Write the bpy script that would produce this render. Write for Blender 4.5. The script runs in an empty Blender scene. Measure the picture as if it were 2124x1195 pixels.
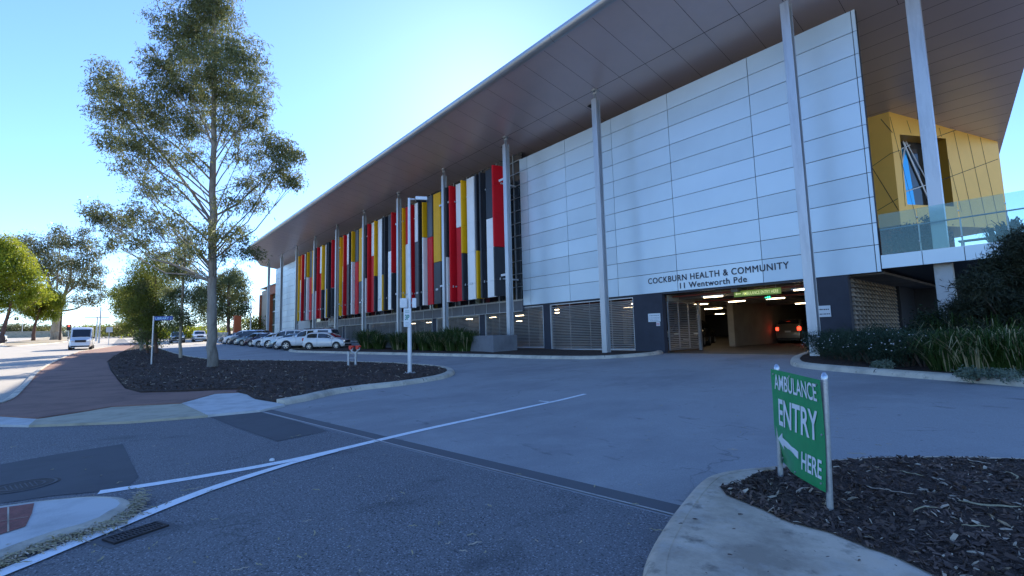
import bpy, bmesh, math, random
import numpy as np
from mathutils import Vector, Matrix, noise
from math import radians as rad, sin, cos, pi
random.seed(7); RNG=np.random.default_rng(7)
S=bpy.context.scene; COL=S.collection
# ------------------------------------------------------------------ camera model
FPX=980.0; YAW,PIT,ROL=rad(49.55),rad(5.65),rad(1.46)
F=Vector((-sin(YAW)*cos(PIT),cos(YAW)*cos(PIT),sin(PIT))); r0=Vector((cos(YAW),sin(YAW),0)); d0=F.cross(r0)
RV=cos(ROL)*r0+sin(ROL)*d0; DV=-sin(ROL)*r0+cos(ROL)*d0
C=Vector((0,0,1.6))
cam=bpy.data.cameras.new('camera'); co=bpy.data.objects.new('camera',cam); COL.objects.link(co)
m=Matrix((RV,-DV,-F)).transposed().to_4x4(); m.translation=C; co.matrix_world=m
cam.sensor_width=36; cam.lens=36*FPX/2124; cam.clip_start=.05; cam.clip_end=6000
S.camera=co
def ray(px,py): return RV*((px-1062)/FPX)+DV*((py-597.5)/FPX)+F
def ony(px,py,y): r=ray(px,py); return C+r*(y/r.y)
def onz(px,py,z): r=ray(px,py); return C+r*((z-C.z)/r.z)
def dep(px,py,d): return C+ray(px,py)*d
# ground: a surface rising gently to the west and towards the building (linear pieces, so sheets stay parallel)
KX=[(0,0),(15,0),(34,.25),(76,1.14),(132,2.7),(200,4.5),(400,9.5),(2500,9.5)]
KY=[(-9999,0),(4,0),(8,.06),(12,.2),(16,.36),(20,.45),(22,.48),(9999,.48)]
def lerpk(K,v):
    if v<=K[0][0]: return K[0][1]
    for (a,b),(c,d) in zip(K,K[1:]):
        if v<=c: return b+(d-b)*(v-a)/(c-a)
    return K[-1][1]
def g(x,y): return lerpk(KX,-x)+lerpk(KY,y)
def P(px,py,off=0):
    """real ground point seen at a pixel of the photograph"""
    r=ray(px,py); t=.5; last=.5
    while t<3000:
        p=C+r*t
        if p.z<g(p.x,p.y)+off: break
        last=t; t*=1.01
    a,b=last,t
    for _ in range(32):
        mm=(a+b)/2; p=C+r*mm
        if p.z<g(p.x,p.y)+off: b=mm
        else: a=mm
    return C+r*a
def PP(l,off=0): return [tuple(P(q[0],q[1],q[2] if len(q)>2 else off)[:2]) for q in l]
# ------------------------------------------------------------------ materials
def mat(name,col,rough=.6,metal=0,spec=.5,var=0,vs=3,col2=None,bump=0,bs=20,emit=None,es=1,trans=0,detail=4,coat=0,stretch=None,thr=None,alpha=None):
    m=bpy.data.materials.new(name); m.use_nodes=True; nt=m.node_tree; b=nt.nodes['Principled BSDF']
    b.inputs['Base Color'].default_value=(*col,1); b.inputs['Roughness'].default_value=rough; b.inputs['Metallic'].default_value=metal
    b.inputs['Specular IOR Level'].default_value=spec
    if coat: b.inputs['Coat Weight'].default_value=coat; b.inputs['Coat Roughness'].default_value=.08
    tc=nt.nodes.new('ShaderNodeTexCoord'); src=tc.outputs['Object']
    if stretch:
        mp=nt.nodes.new('ShaderNodeMapping'); mp.inputs['Scale'].default_value=stretch; nt.links.new(src,mp.inputs['Vector']); src=mp.outputs['Vector']
    if var or col2:
        n=nt.nodes.new('ShaderNodeTexNoise'); n.inputs['Scale'].default_value=vs; n.inputs['Detail'].default_value=detail; n.inputs['Roughness'].default_value=.65
        nt.links.new(src,n.inputs['Vector'])
        r=nt.nodes.new('ShaderNodeValToRGB'); nt.links.new(n.outputs['Fac'],r.inputs['Fac'])
        lo,hi=thr or (.3,.7)
        r.color_ramp.elements[0].position=lo; r.color_ramp.elements[1].position=hi
        c2=col2 or tuple(min(1,c*(1+var)) for c in col); c1=col if col2 else tuple(c*(1-var) for c in col)
        r.color_ramp.elements[0].color=(*c1,1); r.color_ramp.elements[1].color=(*c2,1)
        nt.links.new(r.outputs['Color'],b.inputs['Base Color'])
    if bump:
        n=nt.nodes.new('ShaderNodeTexNoise'); n.inputs['Scale'].default_value=bs; n.inputs['Detail'].default_value=5; nt.links.new(src,n.inputs['Vector'])
        bp=nt.nodes.new('ShaderNodeBump'); bp.inputs['Strength'].default_value=bump; bp.inputs['Distance'].default_value=.02
        nt.links.new(n.outputs['Fac'],bp.inputs['Height']); nt.links.new(bp.outputs['Normal'],b.inputs['Normal'])
    if emit: b.inputs['Emission Color'].default_value=(*emit,1); b.inputs['Emission Strength'].default_value=es
    if trans: b.inputs['Transmission Weight'].default_value=trans
    return m
def layered(name,base,layers,rough=.85,bump=.4,bs=150,bdist=.01,metal=0,spec=.3,crack=None):
    """base colour mixed with several (colour, scale, lo, hi, stretch, strength) noise layers"""
    m=bpy.data.materials.new(name); m.use_nodes=True; nt=m.node_tree; b=nt.nodes['Principled BSDF']
    b.inputs['Roughness'].default_value=rough; b.inputs['Metallic'].default_value=metal; b.inputs['Specular IOR Level'].default_value=spec
    tc=nt.nodes.new('ShaderNodeTexCoord'); prev=nt.nodes.new('ShaderNodeRGB'); prev.outputs[0].default_value=(*base,1); prev=prev.outputs[0]
    for i,(c,sc,lo,hi,st,k) in enumerate(layers):
        src=tc.outputs['Object']
        mp=nt.nodes.new('ShaderNodeMapping'); mp.inputs['Location'].default_value=(i*7.3,i*3.1,i); mp.inputs['Scale'].default_value=st or (1,1,1); nt.links.new(src,mp.inputs['Vector'])
        n=nt.nodes.new('ShaderNodeTexNoise'); n.inputs['Scale'].default_value=sc; n.inputs['Detail'].default_value=6; n.inputs['Roughness'].default_value=.65; nt.links.new(mp.outputs['Vector'],n.inputs['Vector'])
        r=nt.nodes.new('ShaderNodeMapRange'); r.inputs['From Min'].default_value=lo; r.inputs['From Max'].default_value=hi; r.inputs['To Max'].default_value=k; nt.links.new(n.outputs['Fac'],r.inputs['Value'])
        x=nt.nodes.new('ShaderNodeMix'); x.data_type='RGBA'; nt.links.new(r.outputs['Result'],x.inputs['Factor']); nt.links.new(prev,x.inputs['A']); x.inputs['B'].default_value=(*c,1); prev=x.outputs['Result']
    if crack:
        mp=nt.nodes.new('ShaderNodeMapping'); nz=nt.nodes.new('ShaderNodeTexNoise'); nz.inputs['Scale'].default_value=1.3; nz.inputs['Detail'].default_value=5; nt.links.new(tc.outputs['Object'],nz.inputs['Vector'])
        va=nt.nodes.new('ShaderNodeVectorMath'); va.operation='ADD'; nt.links.new(tc.outputs['Object'],va.inputs[0]); nt.links.new(nz.outputs['Color'],va.inputs[1])
        vo=nt.nodes.new('ShaderNodeTexVoronoi'); vo.feature='DISTANCE_TO_EDGE'; vo.inputs['Scale'].default_value=crack[0]; nt.links.new(va.outputs[0],vo.inputs['Vector'])
        r1=nt.nodes.new('ShaderNodeMapRange'); r1.inputs['From Min'].default_value=0; r1.inputs['From Max'].default_value=crack[1]; r1.inputs['To Min'].default_value=1; r1.inputs['To Max'].default_value=0; nt.links.new(vo.outputs['Distance'],r1.inputs['Value'])
        nm=nt.nodes.new('ShaderNodeTexNoise'); nm.inputs['Scale'].default_value=.45; nt.links.new(tc.outputs['Object'],nm.inputs['Vector'])
        r2=nt.nodes.new('ShaderNodeMapRange'); r2.inputs['From Min'].default_value=.5; r2.inputs['From Max'].default_value=.6; nt.links.new(nm.outputs['Fac'],r2.inputs['Value'])
        mu=nt.nodes.new('ShaderNodeMath'); mu.operation='MULTIPLY'; nt.links.new(r1.outputs['Result'],mu.inputs[0]); nt.links.new(r2.outputs['Result'],mu.inputs[1])
        mk=nt.nodes.new('ShaderNodeMath'); mk.operation='MULTIPLY'; mk.inputs[1].default_value=crack[2]; nt.links.new(mu.outputs[0],mk.inputs[0])
        x=nt.nodes.new('ShaderNodeMix'); x.data_type='RGBA'; nt.links.new(mk.outputs[0],x.inputs['Factor']); nt.links.new(prev,x.inputs['A']); x.inputs['B'].default_value=(.02,.02,.022,1); prev=x.outputs['Result']
    nt.links.new(prev,b.inputs['Base Color'])
    if bump:
        n=nt.nodes.new('ShaderNodeTexNoise'); n.inputs['Scale'].default_value=bs; n.inputs['Detail'].default_value=4; nt.links.new(tc.outputs['Object'],n.inputs['Vector'])
        bp=nt.nodes.new('ShaderNodeBump'); bp.inputs['Strength'].default_value=bump; bp.inputs['Distance'].default_value=bdist
        nt.links.new(n.outputs['Fac'],bp.inputs['Height']); nt.links.new(bp.outputs['Normal'],b.inputs['Normal'])
    return m
def leafmat(name,c1,c2,tr=.4,vs=1.2,rough=.45):
    m=bpy.data.materials.new(name); m.use_nodes=True; nt=m.node_tree; b=nt.nodes['Principled BSDF']; out=nt.nodes['Material Output']
    tc=nt.nodes.new('ShaderNodeTexCoord'); n=nt.nodes.new('ShaderNodeTexNoise'); n.inputs['Scale'].default_value=vs; n.inputs['Detail'].default_value=6; n.inputs['Roughness'].default_value=.8
    nt.links.new(tc.outputs['Object'],n.inputs['Vector']); r=nt.nodes.new('ShaderNodeValToRGB'); nt.links.new(n.outputs['Fac'],r.inputs['Fac'])
    r.color_ramp.elements[0].position=.35; r.color_ramp.elements[1].position=.65
    r.color_ramp.elements[0].color=(*c1,1); r.color_ramp.elements[1].color=(*c2,1)
    nt.links.new(r.outputs['Color'],b.inputs['Base Color']); b.inputs['Roughness'].default_value=rough; b.inputs['Specular IOR Level'].default_value=.2
    t=nt.nodes.new('ShaderNodeBsdfTranslucent'); nt.links.new(r.outputs['Color'],t.inputs['Color'])
    ms=nt.nodes.new('ShaderNodeMixShader'); ms.inputs[0].default_value=tr; nt.links.new(b.outputs[0],ms.inputs[1]); nt.links.new(t.outputs[0],ms.inputs[2]); nt.links.new(ms.outputs[0],out.inputs['Surface'])
    return m
M={}
M['asphalt_near']=layered('asphalt_near',(.16,.16,.165),[((.42,.42,.45),62,.55,.63,None,.95),((.02,.021,.024),48,.53,.63,None,.92),((.20,.20,.205),.5,.45,.75,None,.5),((.045,.047,.052),1.3,.58,.72,(1,.5,1),.55)],bump=.8,bs=60,bdist=.02,rough=.8,crack=(.45,.006,.4))
M['asphalt']=layered('asphalt',(.31,.31,.31),[((.46,.46,.46),55,.55,.66,None,.6),((.10,.10,.105),70,.55,.66,None,.5),((.21,.21,.215),.35,.46,.66,(1,.6,1),.75),((.37,.37,.37),1.1,.55,.75,None,.5),((.075,.075,.08),2.2,.62,.72,(.5,1.4,1),.6),((.05,.05,.055),5,.66,.72,None,.6)],bump=.5,bs=60,bdist=.012,rough=.75,crack=(.30,.005,.4))
M['asphalt_patch']=layered('asphalt_patch',(.095,.097,.104),[((.12,.12,.125),100,.6,.7,None,.5),((.065,.066,.07),1.2,.45,.7,None,.6)],bump=.4,bs=110,bdist=.006,rough=.85)
M['asphalt_strip']=layered('asphalt_strip',(.12,.12,.125),[((.10,.10,.10),60,.58,.7,None,.5)],bump=.5,bs=80)
M['asphalt_pale']=layered('asphalt_pale',(.42,.385,.33),[((.29,.27,.24),.4,.45,.7,(.3,1,1),.6),((.48,.45,.40),40,.55,.7,None,.4)],bump=.3,bs=60,rough=.85)
M['red_path']=layered('red_path',(.27,.155,.12),[((.085,.048,.048),.8,.45,.7,None,.6),((.24,.15,.14),60,.6,.72,None,.4),((.05,.03,.03),4,.62,.72,None,.3)],bump=.4,bs=80,rough=.9)
M['concrete']=layered('concrete',(.60,.49,.37),[((.26,.21,.16),1.1,.42,.62,None,.85),((.58,.54,.48),2.2,.5,.72,None,.6),((.10,.085,.07),5,.56,.70,None,.7),((.55,.52,.46),120,.6,.75,None,.35),((.1,.09,.08),150,.62,.72,None,.35)],bump=.45,bs=60,rough=.85)
M['kerb_concrete']=layered('kerb_concrete',(.58,.52,.42),[((.24,.22,.19),1.6,.45,.7,None,.7),((.14,.13,.11),8,.58,.7,None,.5),((.52,.50,.45),50,.6,.75,None,.3)],bump=.4,bs=50,rough=.85)
M['apron_pale']=layered('apron_pale',(.56,.56,.54),[((.30,.30,.29),2,.45,.7,None,.6),((.55,.55,.53),60,.58,.75,None,.3)],bump=.3,bs=60,rough=.85)
M['apron_beige']=layered('apron_beige',(.46,.41,.30),[((.22,.19,.14),2,.45,.7,None,.6),((.42,.40,.34),50,.58,.75,None,.3)],bump=.3,bs=60,rough=.85)
M['paint']=layered('paint',(.82,.84,.85),[((.40,.41,.43),6,.55,.72,None,.6),((.10,.10,.11),45,.62,.7,None,.7),((.10,.10,.11),12,.66,.74,None,.6)],bump=.2,bs=60,rough=.7)
M['mulch']=layered('mulch',(.07,.046,.036),[((.10,.065,.048),18,.5,.68,(1,.4,1),.7),((.012,.009,.009),9,.5,.65,None,.8),((.16,.12,.10),35,.62,.7,(1,.3,1),.6)],bump=1,bs=45,bdist=.05,rough=.95)
M['bark_dark']=mat('bark_dark',(.080,.052,.042),.9,var=.6,vs=2)
M['bark_mid']=mat('bark_mid',(.13,.085,.065),.9,var=.5,vs=2)
M['bark_pale']=mat('bark_pale',(.42,.34,.25),.85,var=.35,vs=2)
M['soil']=layered('soil',(.36,.30,.22),[((.20,.19,.10),.12,.45,.65,None,.8),((.30,.25,.18),.6,.5,.7,None,.6)],bump=.4,bs=10,rough=.95)
M['brick_paving']=mat('brick_paving',(.22,.07,.055),.85,var=.3,vs=8,bump=.4,bs=40)
# setting kerb metal etc.
M['steel']=layered('steel',(.50,.53,.56),[((.33,.35,.38),1.2,.45,.7,(3,3,.4),.6),((.66,.68,.70),5,.58,.75,(2,2,.5),.4)],rough=.42,metal=.75,bump=.05,bs=20)
M['galv']=layered('galv',(.50,.51,.52),[((.34,.35,.36),25,.45,.65,None,.6),((.22,.17,.13),6,.66,.78,None,.5)],rough=.45,metal=.7,bump=.1,bs=60)
M['white_steel']=mat('white_steel',(.62,.64,.66),.45,.3,var=.1,vs=3)
M['cladding']=mat('cladding',(.60,.72,.79),.36,.30,var=.05,vs=.25,spec=.6)
M['cladding_b']=mat('cladding_b',(.565,.685,.755),.40,.30,var=.06,vs=.3,spec=.6)
M['cladding_c']=mat('cladding_c',(.62,.735,.80),.33,.30,var=.05,vs=.2,spec=.6)
M['joint']=mat('joint',(.02,.02,.025),.8)
M['soffit']=layered('soffit',(.58,.52,.55),[((.48,.45,.49),.25,.45,.7,None,.6),((.50,.45,.43),.09,.5,.75,None,.5)],rough=.36,metal=.35,bump=0)
M['fascia']=mat('fascia',(.45,.49,.52),.35,.6,var=.08,vs=.5)
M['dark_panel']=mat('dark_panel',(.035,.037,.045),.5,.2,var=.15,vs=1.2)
M['dark_wall']=layered('dark_wall',(.050,.053,.068),[((.035,.036,.046),.8,.45,.7,None,.7)],rough=.7,bump=.1,bs=40)
M['beam_grey']=mat('beam_grey',(.13,.135,.15),.5,.3,var=.15,vs=1.5)
M['louvre']=mat('louvre',(.62,.63,.63),.4,.3,var=.1,vs=1)
M['fin_red']=mat('fin_red',(.66,.008,.018),.5,.0,spec=.2,var=.08,vs=.8)
M['fin_white']=mat('fin_white',(.88,.87,.84),.32,.05,var=.05,vs=.8,coat=.2)
M['fin_yellow']=mat('fin_yellow',(.86,.46,.008),.5,.0,spec=.2,var=.06,vs=.8)
M['fin_dark']=mat('fin_dark',(.030,.033,.042),.4,.0,spec=.3,var=.15,vs=.8)
M['fin_grey']=mat('fin_grey',(.055,.06,.07),.4,.1,var=.15,vs=.8)
M['pod_yellow']=mat('pod_yellow',(.95,.52,.10),.45,.1,var=.06,vs=.5)
M['pod_reveal']=mat('pod_reveal',(.50,.26,.03),.5,.1)
M['glass_dark']=mat('glass_dark',(.02,.026,.03),.06,.0,spec=1,var=.3,vs=.3)
M['glass_blue']=mat('glass_blue',(.05,.42,.70),.05,.5,spec=1)
M['letter']=mat('letter',(.015,.017,.035),.45)
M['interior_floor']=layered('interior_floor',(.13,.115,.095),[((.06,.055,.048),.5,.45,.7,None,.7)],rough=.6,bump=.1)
M['interior_wall']=layered('interior_wall',(.40,.36,.30),[((.26,.23,.19),.9,.4,.7,None,.7)],rough=.85,bump=.2,bs=12)
M['interior_ceiling']=mat('interior_ceiling',(.16,.14,.12),.9,var=.3,vs=.8)
M['pipe_red']=mat('pipe_red',(.30,.05,.03),.5)
M['lamp']=mat('lamp',(1,.8,.5),.5,emit=(1,.76,.46),es=6.5)
M['rubber']=mat('rubber',(.014,.014,.015),.75,var=.2,vs=8)
M['rim']=mat('rim',(.45,.46,.48),.3,.8)
M['car_white']=mat('car_white',(.72,.73,.74),.22,0,coat=.8,var=.02,vs=1)
M['car_silver']=mat('car_silver',(.28,.34,.37),.28,.6,coat=.8)
M['car_grey']=mat('car_grey',(.06,.065,.075),.25,.4,coat=.8)
M['car_black']=mat('car_black',(.012,.013,.016),.2,.2,coat=.8)
M['car_tan']=mat('car_tan',(.20,.18,.15),.28,.5,coat=.6)
M['car_maroon']=mat('car_maroon',(.05,.015,.03),.25,.4,coat=.8)
M['car_glass']=mat('car_glass',(.012,.016,.02),.05,0,spec=1)
M['plastic_black']=mat('plastic_black',(.02,.02,.022),.6)
M['head_lamp']=mat('head_lamp',(.75,.78,.8),.1,.3,spec=1)
M['tail_lamp']=mat('tail_lamp',(.45,.02,.02),.2)
M['tail_lit']=mat('tail_lit',(.8,.05,.02),.3,emit=(1,.05,.02),es=1.8)
M['orange_lit']=mat('orange_lit',(.9,.3,.02),.3,emit=(1,.25,.03),es=5)
M['plate']=mat('plate',(.7,.7,.68),.5)
M['sign_green']=mat('sign_green',(.014,.29,.085),.35,0,var=.12,vs=3,coat=.2)
M['sign_white']=mat('sign_white',(.74,.76,.76),.45)
M['sign_blue']=mat('sign_blue',(.01,.05,.28),.4)
M['sign_teal']=mat('sign_teal',(.01,.22,.17),.5)
M['sign_grey_text']=mat('sign_grey_text',(.25,.30,.34),.6)
M['lime']=mat('lime',(.24,.36,.06),.5,emit=(.45,.62,.10),es=.06)
M['lime_text']=mat('lime_text',(.75,.80,.35),.5,emit=(.8,.85,.35),es=.25)
M['exit_green']=mat('exit_green',(.02,.4,.2),.5,emit=(.05,.9,.45),es=1.2)
M['hyd_red']=mat('hyd_red',(.70,.035,.015),.35,var=.1,vs=10)
M['blue_cap']=mat('blue_cap',(.42,.48,.56),.25,.6)
M['orange_clad']=layered('orange_clad',(.42,.10,.035),[((.30,.06,.02),.4,.45,.7,None,.6)],rough=.6,bump=0)
M['beige_clad']=mat('beige_clad',(.40,.35,.29),.6,var=.1,vs=.5)
M['glass_teal']=mat('glass_teal',(.10,.30,.27),.08,.4,spec=1)
M['brick_red']=layered('brick_red',(.20,.08,.045),[((.10,.045,.03),3,.4,.65,None,.8)],rough=.9,bump=.3,bs=20)
M['lattice_brick']=mat('lattice_brick',(.38,.29,.21),.85,var=.35,vs=2.5)
M['iron']=mat('iron',(.035,.03,.032),.7,.4,var=.3,vs=15,bump=.3,bs=60)
M['trunk_main']=layered('trunk_main',(.26,.235,.20),[((.13,.11,.09),3,.45,.65,(1,1,.35),.8),((.42,.39,.34),1.6,.52,.72,(1,1,.3),.6),((.08,.065,.05),9,.6,.72,(1,1,.4),.5)],rough=.9,bump=.5,bs=30,bdist=.02)
M['trunk_pale']=layered('trunk_pale',(.40,.35,.28),[((.20,.16,.12),1.2,.45,.65,(1,1,.4),.8)],rough=.9,bump=.3,bs=12)
M['trunk_red']=layered('trunk_red',(.16,.09,.07),[((.08,.05,.04),2,.45,.65,(1,1,.4),.8)],rough=.9,bump=.3,bs=12)
M['leaf_gum']=leafmat('leaf_gum',(.075,.098,.045),(.235,.255,.105),.42,1.3,rough=.6)
M['leaf_gum2']=leafmat('leaf_gum2',(.055,.085,.020),(.26,.28,.05),.48,1.0,rough=.6)
M['leaf_yellow']=leafmat('leaf_yellow',(.10,.16,.016),(.38,.39,.035),.5,.45)
M['leaf_far']=leafmat('leaf_far',(.075,.09,.045),(.19,.20,.095),.38,.5)
M['leaf_olive']=leafmat('leaf_olive',(.09,.10,.03),(.18,.17,.05),.35,.3)
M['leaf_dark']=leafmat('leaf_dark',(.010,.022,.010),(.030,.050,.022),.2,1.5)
M['leaf_rosemary']=leafmat('leaf_rosemary',(.016,.038,.020),(.055,.085,.055),.2,3)
M['leaf_wispy']=leafmat('leaf_wispy',(.022,.032,.018),(.055,.062,.038),.2,1.5)
M['blade']=leafmat('blade',(.018,.050,.012),(.070,.110,.025),.25,2.5)
M['blade_dry']=mat('blade_dry',(.36,.30,.17),.8,var=.2,vs=5)
M['flower']=mat('flower',(.8,.8,.85),.6)
M['twig']=mat('twig',(.10,.07,.055),.9)
M['hoarding']=mat('hoarding',(.5,.5,.46),.6)
M['signal_amber']=mat('signal_red',(.6,.05,.03),.4,emit=(1,.08,.04),es=1.5)
def glassmat(name,tint,mixf):
    m=bpy.data.materials.new(name); m.use_nodes=True; nt=m.node_tree; b=nt.nodes['Principled BSDF']; out=nt.nodes['Material Output']
    b.inputs['Base Color'].default_value=(*tint,1); b.inputs['Roughness'].default_value=.03; b.inputs['Specular IOR Level'].default_value=1; b.inputs['Metallic'].default_value=.5
    t=nt.nodes.new('ShaderNodeBsdfTransparent'); t.inputs['Color'].default_value=(.80,.90,.88,1)
    ms=nt.nodes.new('ShaderNodeMixShader'); ms.inputs[0].default_value=mixf; nt.links.new(t.outputs[0],ms.inputs[1]); nt.links.new(b.outputs[0],ms.inputs[2]); nt.links.new(ms.outputs[0],out.inputs['Surface'])
    return m
M['balustrade_glass']=glassmat('balustrade_glass',(.45,.58,.56),.13)
# ------------------------------------------------------------------ mesh helpers
class MB:
    def __init__(s): s.v=[]; s.f=[]; s.m=[]
    def add(s,vs,fs,mi=0):
        n=len(s.v); s.v+= [tuple(p) for p in vs]; s.f+=[tuple(i+n for i in f) for f in fs]; s.m+=[mi]*len(fs)
    def box(s,x0,x1,y0,y1,z0,z1,mi=0):
        s.add([(x0,y0,z0),(x1,y0,z0),(x1,y1,z0),(x0,y1,z0),(x0,y0,z1),(x1,y0,z1),(x1,y1,z1),(x0,y1,z1)],[(0,3,2,1),(4,5,6,7),(0,1,5,4),(1,2,6,5),(2,3,7,6),(3,0,4,7)],mi)
    def obox(s,c,dx,dy,dz,mat3=None,mi=0):
        R=mat3 or Matrix.Identity(3); c=Vector(c)
        s.add([c+R@Vector((a*dx/2,b*dy/2,e*dz/2)) for e in(-1,1) for b in(-1,1) for a in(-1,1)],[(0,2,3,1),(4,5,7,6),(0,1,5,4),(1,3,7,5),(3,2,6,7),(2,0,4,6)],mi)
    def quad(s,a,b,c,d,mi=0): s.add([a,b,c,d],[(0,1,2,3)],mi)
    def tube(s,pts,rs,n=8,mi=0,cap=True):
        pts=[Vector(p) for p in pts]; 
        if not hasattr(rs,'__len__'): rs=[rs]*len(pts)
        vs=[]; fs=[]; up=None
        for i,p in enumerate(pts):
            t=(pts[min(i+1,len(pts)-1)]-pts[max(i-1,0)]).normalized()
            if up is None: up=Vector((1,0,0)) if abs(t.x)<.8 else Vector((0,1,0))
            a=t.cross(up).normalized(); b=t.cross(a); up=b.cross(t) if False else up
            for k in range(n):
                w=2*pi*k/n; vs.append(p+(a*cos(w)+b*sin(w))*rs[i])
        for i in range(len(pts)-1):
            for k in range(n):
                k2=(k+1)%n; fs.append((i*n+k,i*n+k2,(i+1)*n+k2,(i+1)*n+k))
        if cap: fs.append(tuple(range(n))[::-1]); fs.append(tuple(range((len(pts)-1)*n,len(pts)*n)))
        s.add(vs,fs,mi)
    def prism(s,poly,z0,z1,mi=0):
        n=len(poly); s.add([(x,y,z0) for x,y in poly]+[(x,y,z1) for x,y in poly],[tuple(range(n))[::-1],tuple(range(n,2*n))]+[(i,(i+1)%n,n+(i+1)%n,n+i) for i in range(n)],mi)
    def build(s,name,mats,parent=None,smooth=False,loc=None,bevel=0):
        me=bpy.data.meshes.new(name); me.from_pydata(s.v,[],s.f)
        if not isinstance(mats,(list,tuple)): mats=[mats]
        for x in mats: me.materials.append(M[x] if isinstance(x,str) else x)
        if len(mats)>1: me.polygons.foreach_set('material_index',s.m)
        if smooth:
            me.polygons.foreach_set('use_smooth',[True]*len(me.polygons))
            try: me.set_sharp_from_angle(angle=rad(38))
            except Exception: pass
        me.update(); o=bpy.data.objects.new(name,me); COL.objects.link(o)
        if parent: o.parent=parent
        if loc: o.location=loc
        if bevel:
            b=o.modifiers.new('bevel','BEVEL'); b.width=bevel; b.segments=2; b.limit_method='ANGLE'
        return o
def tag(o,label=None,cat=None,group=None,kind=None):
    if label: o['label']=label
    if cat: o['category']=cat
    if group: o['group']=group
    if kind: o['kind']=kind
    return o
def thing(name,label,cat,loc=(0,0,0),rz=0,group=None):
    o=bpy.data.objects.new(name,None); COL.objects.link(o); o.location=loc; o.rotation_euler=(0,0,rz); o.empty_display_size=.1
    return tag(o,label,cat,group)
def copy_tree(o,parent=None):
    c=o.copy(); COL.objects.link(c); c.parent=parent
    for ch in list(o.children): copy_tree(ch,c)
    return c
def text_mesh(txt,h,w=None,extr=.004,bold=0,space=1.0):
    cu=bpy.data.curves.new('t','FONT'); cu.body=txt; cu.size=1; cu.extrude=0; cu.offset=bold; cu.space_character=space
    o=bpy.data.objects.new('t',cu); COL.objects.link(o); bpy.context.view_layer.update()
    me=bpy.data.meshes.new_from_object(o.evaluated_get(bpy.context.evaluated_depsgraph_get()))
    bpy.data.objects.remove(o)
    vs=[v.co.copy() for v in me.vertices]; fs=[tuple(p.vertices) for p in me.polygons]
    x0=min(v.x for v in vs);x1=max(v.x for v in vs);y0=min(v.y for v in vs);y1=max(v.y for v in vs)
    sy=h/.70; sx=(w/(x1-x0)) if w else sy
    return [((v.x-x0)*sx,v.y*sy) for v in vs],fs
def text_on(mb,txt,h,w,fn,mi=0,t=.004,bold=0,space=1.0):
    if txt[0]=='#':   # small print too fine to read in the photograph: a row of word-long strokes
        u=0; k=0
        while u<w*.94:
            l=min(w-u,w*(.12,.2,.08,.16)[k%4]); mb.add([fn(u,0,t),fn(u+l,0,t),fn(u+l,h*.55,t),fn(u,h*.55,t)],[(0,1,2,3)]); u+=l+w*.04; k+=1
        return
    """fn(u,v,k) maps text plane to space; k = how far proud"""
    vs,fs=text_mesh(txt,h,w,bold=bold,space=space); n=len(vs)
    mb.add([fn(u,v,t) for u,v in vs],fs,mi)
# ------------------------------------------------------------------ ground sheets
def drape(name,poly,off,matn,fine=None,hole=None,jitter=0,kind='structure',skirt=0):
    bm=bmesh.new(); vs=[bm.verts.new((x,y,0)) for x,y in poly]; f=bm.faces.new(vs)
    f.normal_update()
    if f.normal.z<0: f.normal_flip()
    f.normal_update(); bmesh.ops.triangulate(bm,faces=[f],ngon_method='EAR_CLIP')
    for q in bm.faces:
        q.normal_update()
        if q.normal.z<0: q.normal_flip()
    xs=[-k for k,_ in KX]; ys=[k for k,_ in KY if abs(k)<9000]
    X=[p[0] for p in poly]; Y=[p[1] for p in poly]
    if fine:
        xs+=list(np.arange(min(X),max(X),fine)); ys+=list(np.arange(min(Y),max(Y),fine))
    for v in xs:
        if min(X)<v<max(X): bmesh.ops.bisect_plane(bm,geom=bm.verts[:]+bm.edges[:]+bm.faces[:],plane_co=(v,0,0),plane_no=(1,0,0))
    for v in ys:
        if min(Y)<v<max(Y): bmesh.ops.bisect_plane(bm,geom=bm.verts[:]+bm.edges[:]+bm.faces[:],plane_co=(0,v,0),plane_no=(0,1,0))
    for v in bm.verts:
        z=g(v.co.x,v.co.y)+off
        if jitter and not v.is_boundary: z+=jitter*(noise.noise(v.co*1.1)+.6*noise.noise(v.co*5)+.3)
        v.co.z=z
    if skirt:
        be=[e for e in bm.edges if e.is_boundary]
        r=bmesh.ops.extrude_edge_only(bm,edges=be)
        for v in r['geom']:
            if isinstance(v,bmesh.types.BMVert): v.co.z-=skirt
    bmesh.ops.recalc_face_normals(bm,faces=bm.faces[:])
    me=bpy.data.meshes.new(name); bm.to_mesh(me); bm.free()
    up=sum(p.normal.z*p.area for p in me.polygons)
    if up<0: me.flip_normals()
    me.materials.append(M[matn]); o=bpy.data.objects.new(name,me); COL.objects.link(o)
    if kind: o['kind']=kind
    if jitter: me.polygons.foreach_set('use_smooth',[True]*len(me.polygons))
    return o
def resample(pts,step,closed=False):
    pts=[Vector((p[0],p[1],0)) for p in pts]
    if closed: pts.append(pts[0])
    # catmull-rom smoothing
    out=[]
    n=len(pts)
    for i in range(n-1):
        p0=pts[i-1] if i>0 else (pts[-2] if closed else pts[0]*2-pts[1]); p1=pts[i]; p2=pts[i+1]; p3=pts[i+2] if i+2<n else (pts[1] if closed else p2*2-p1)
        k=max(1,int((p2-p1).length/step))
        for j in range(k):
            t=j/k; out.append(.5*((2*p1)+(p2-p0)*t+(2*p0-5*p1+4*p2-p3)*t*t+(3*p1-p0-3*p2+p3)*t**3))
    if not closed: out.append(pts[-1])
    return out
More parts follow.
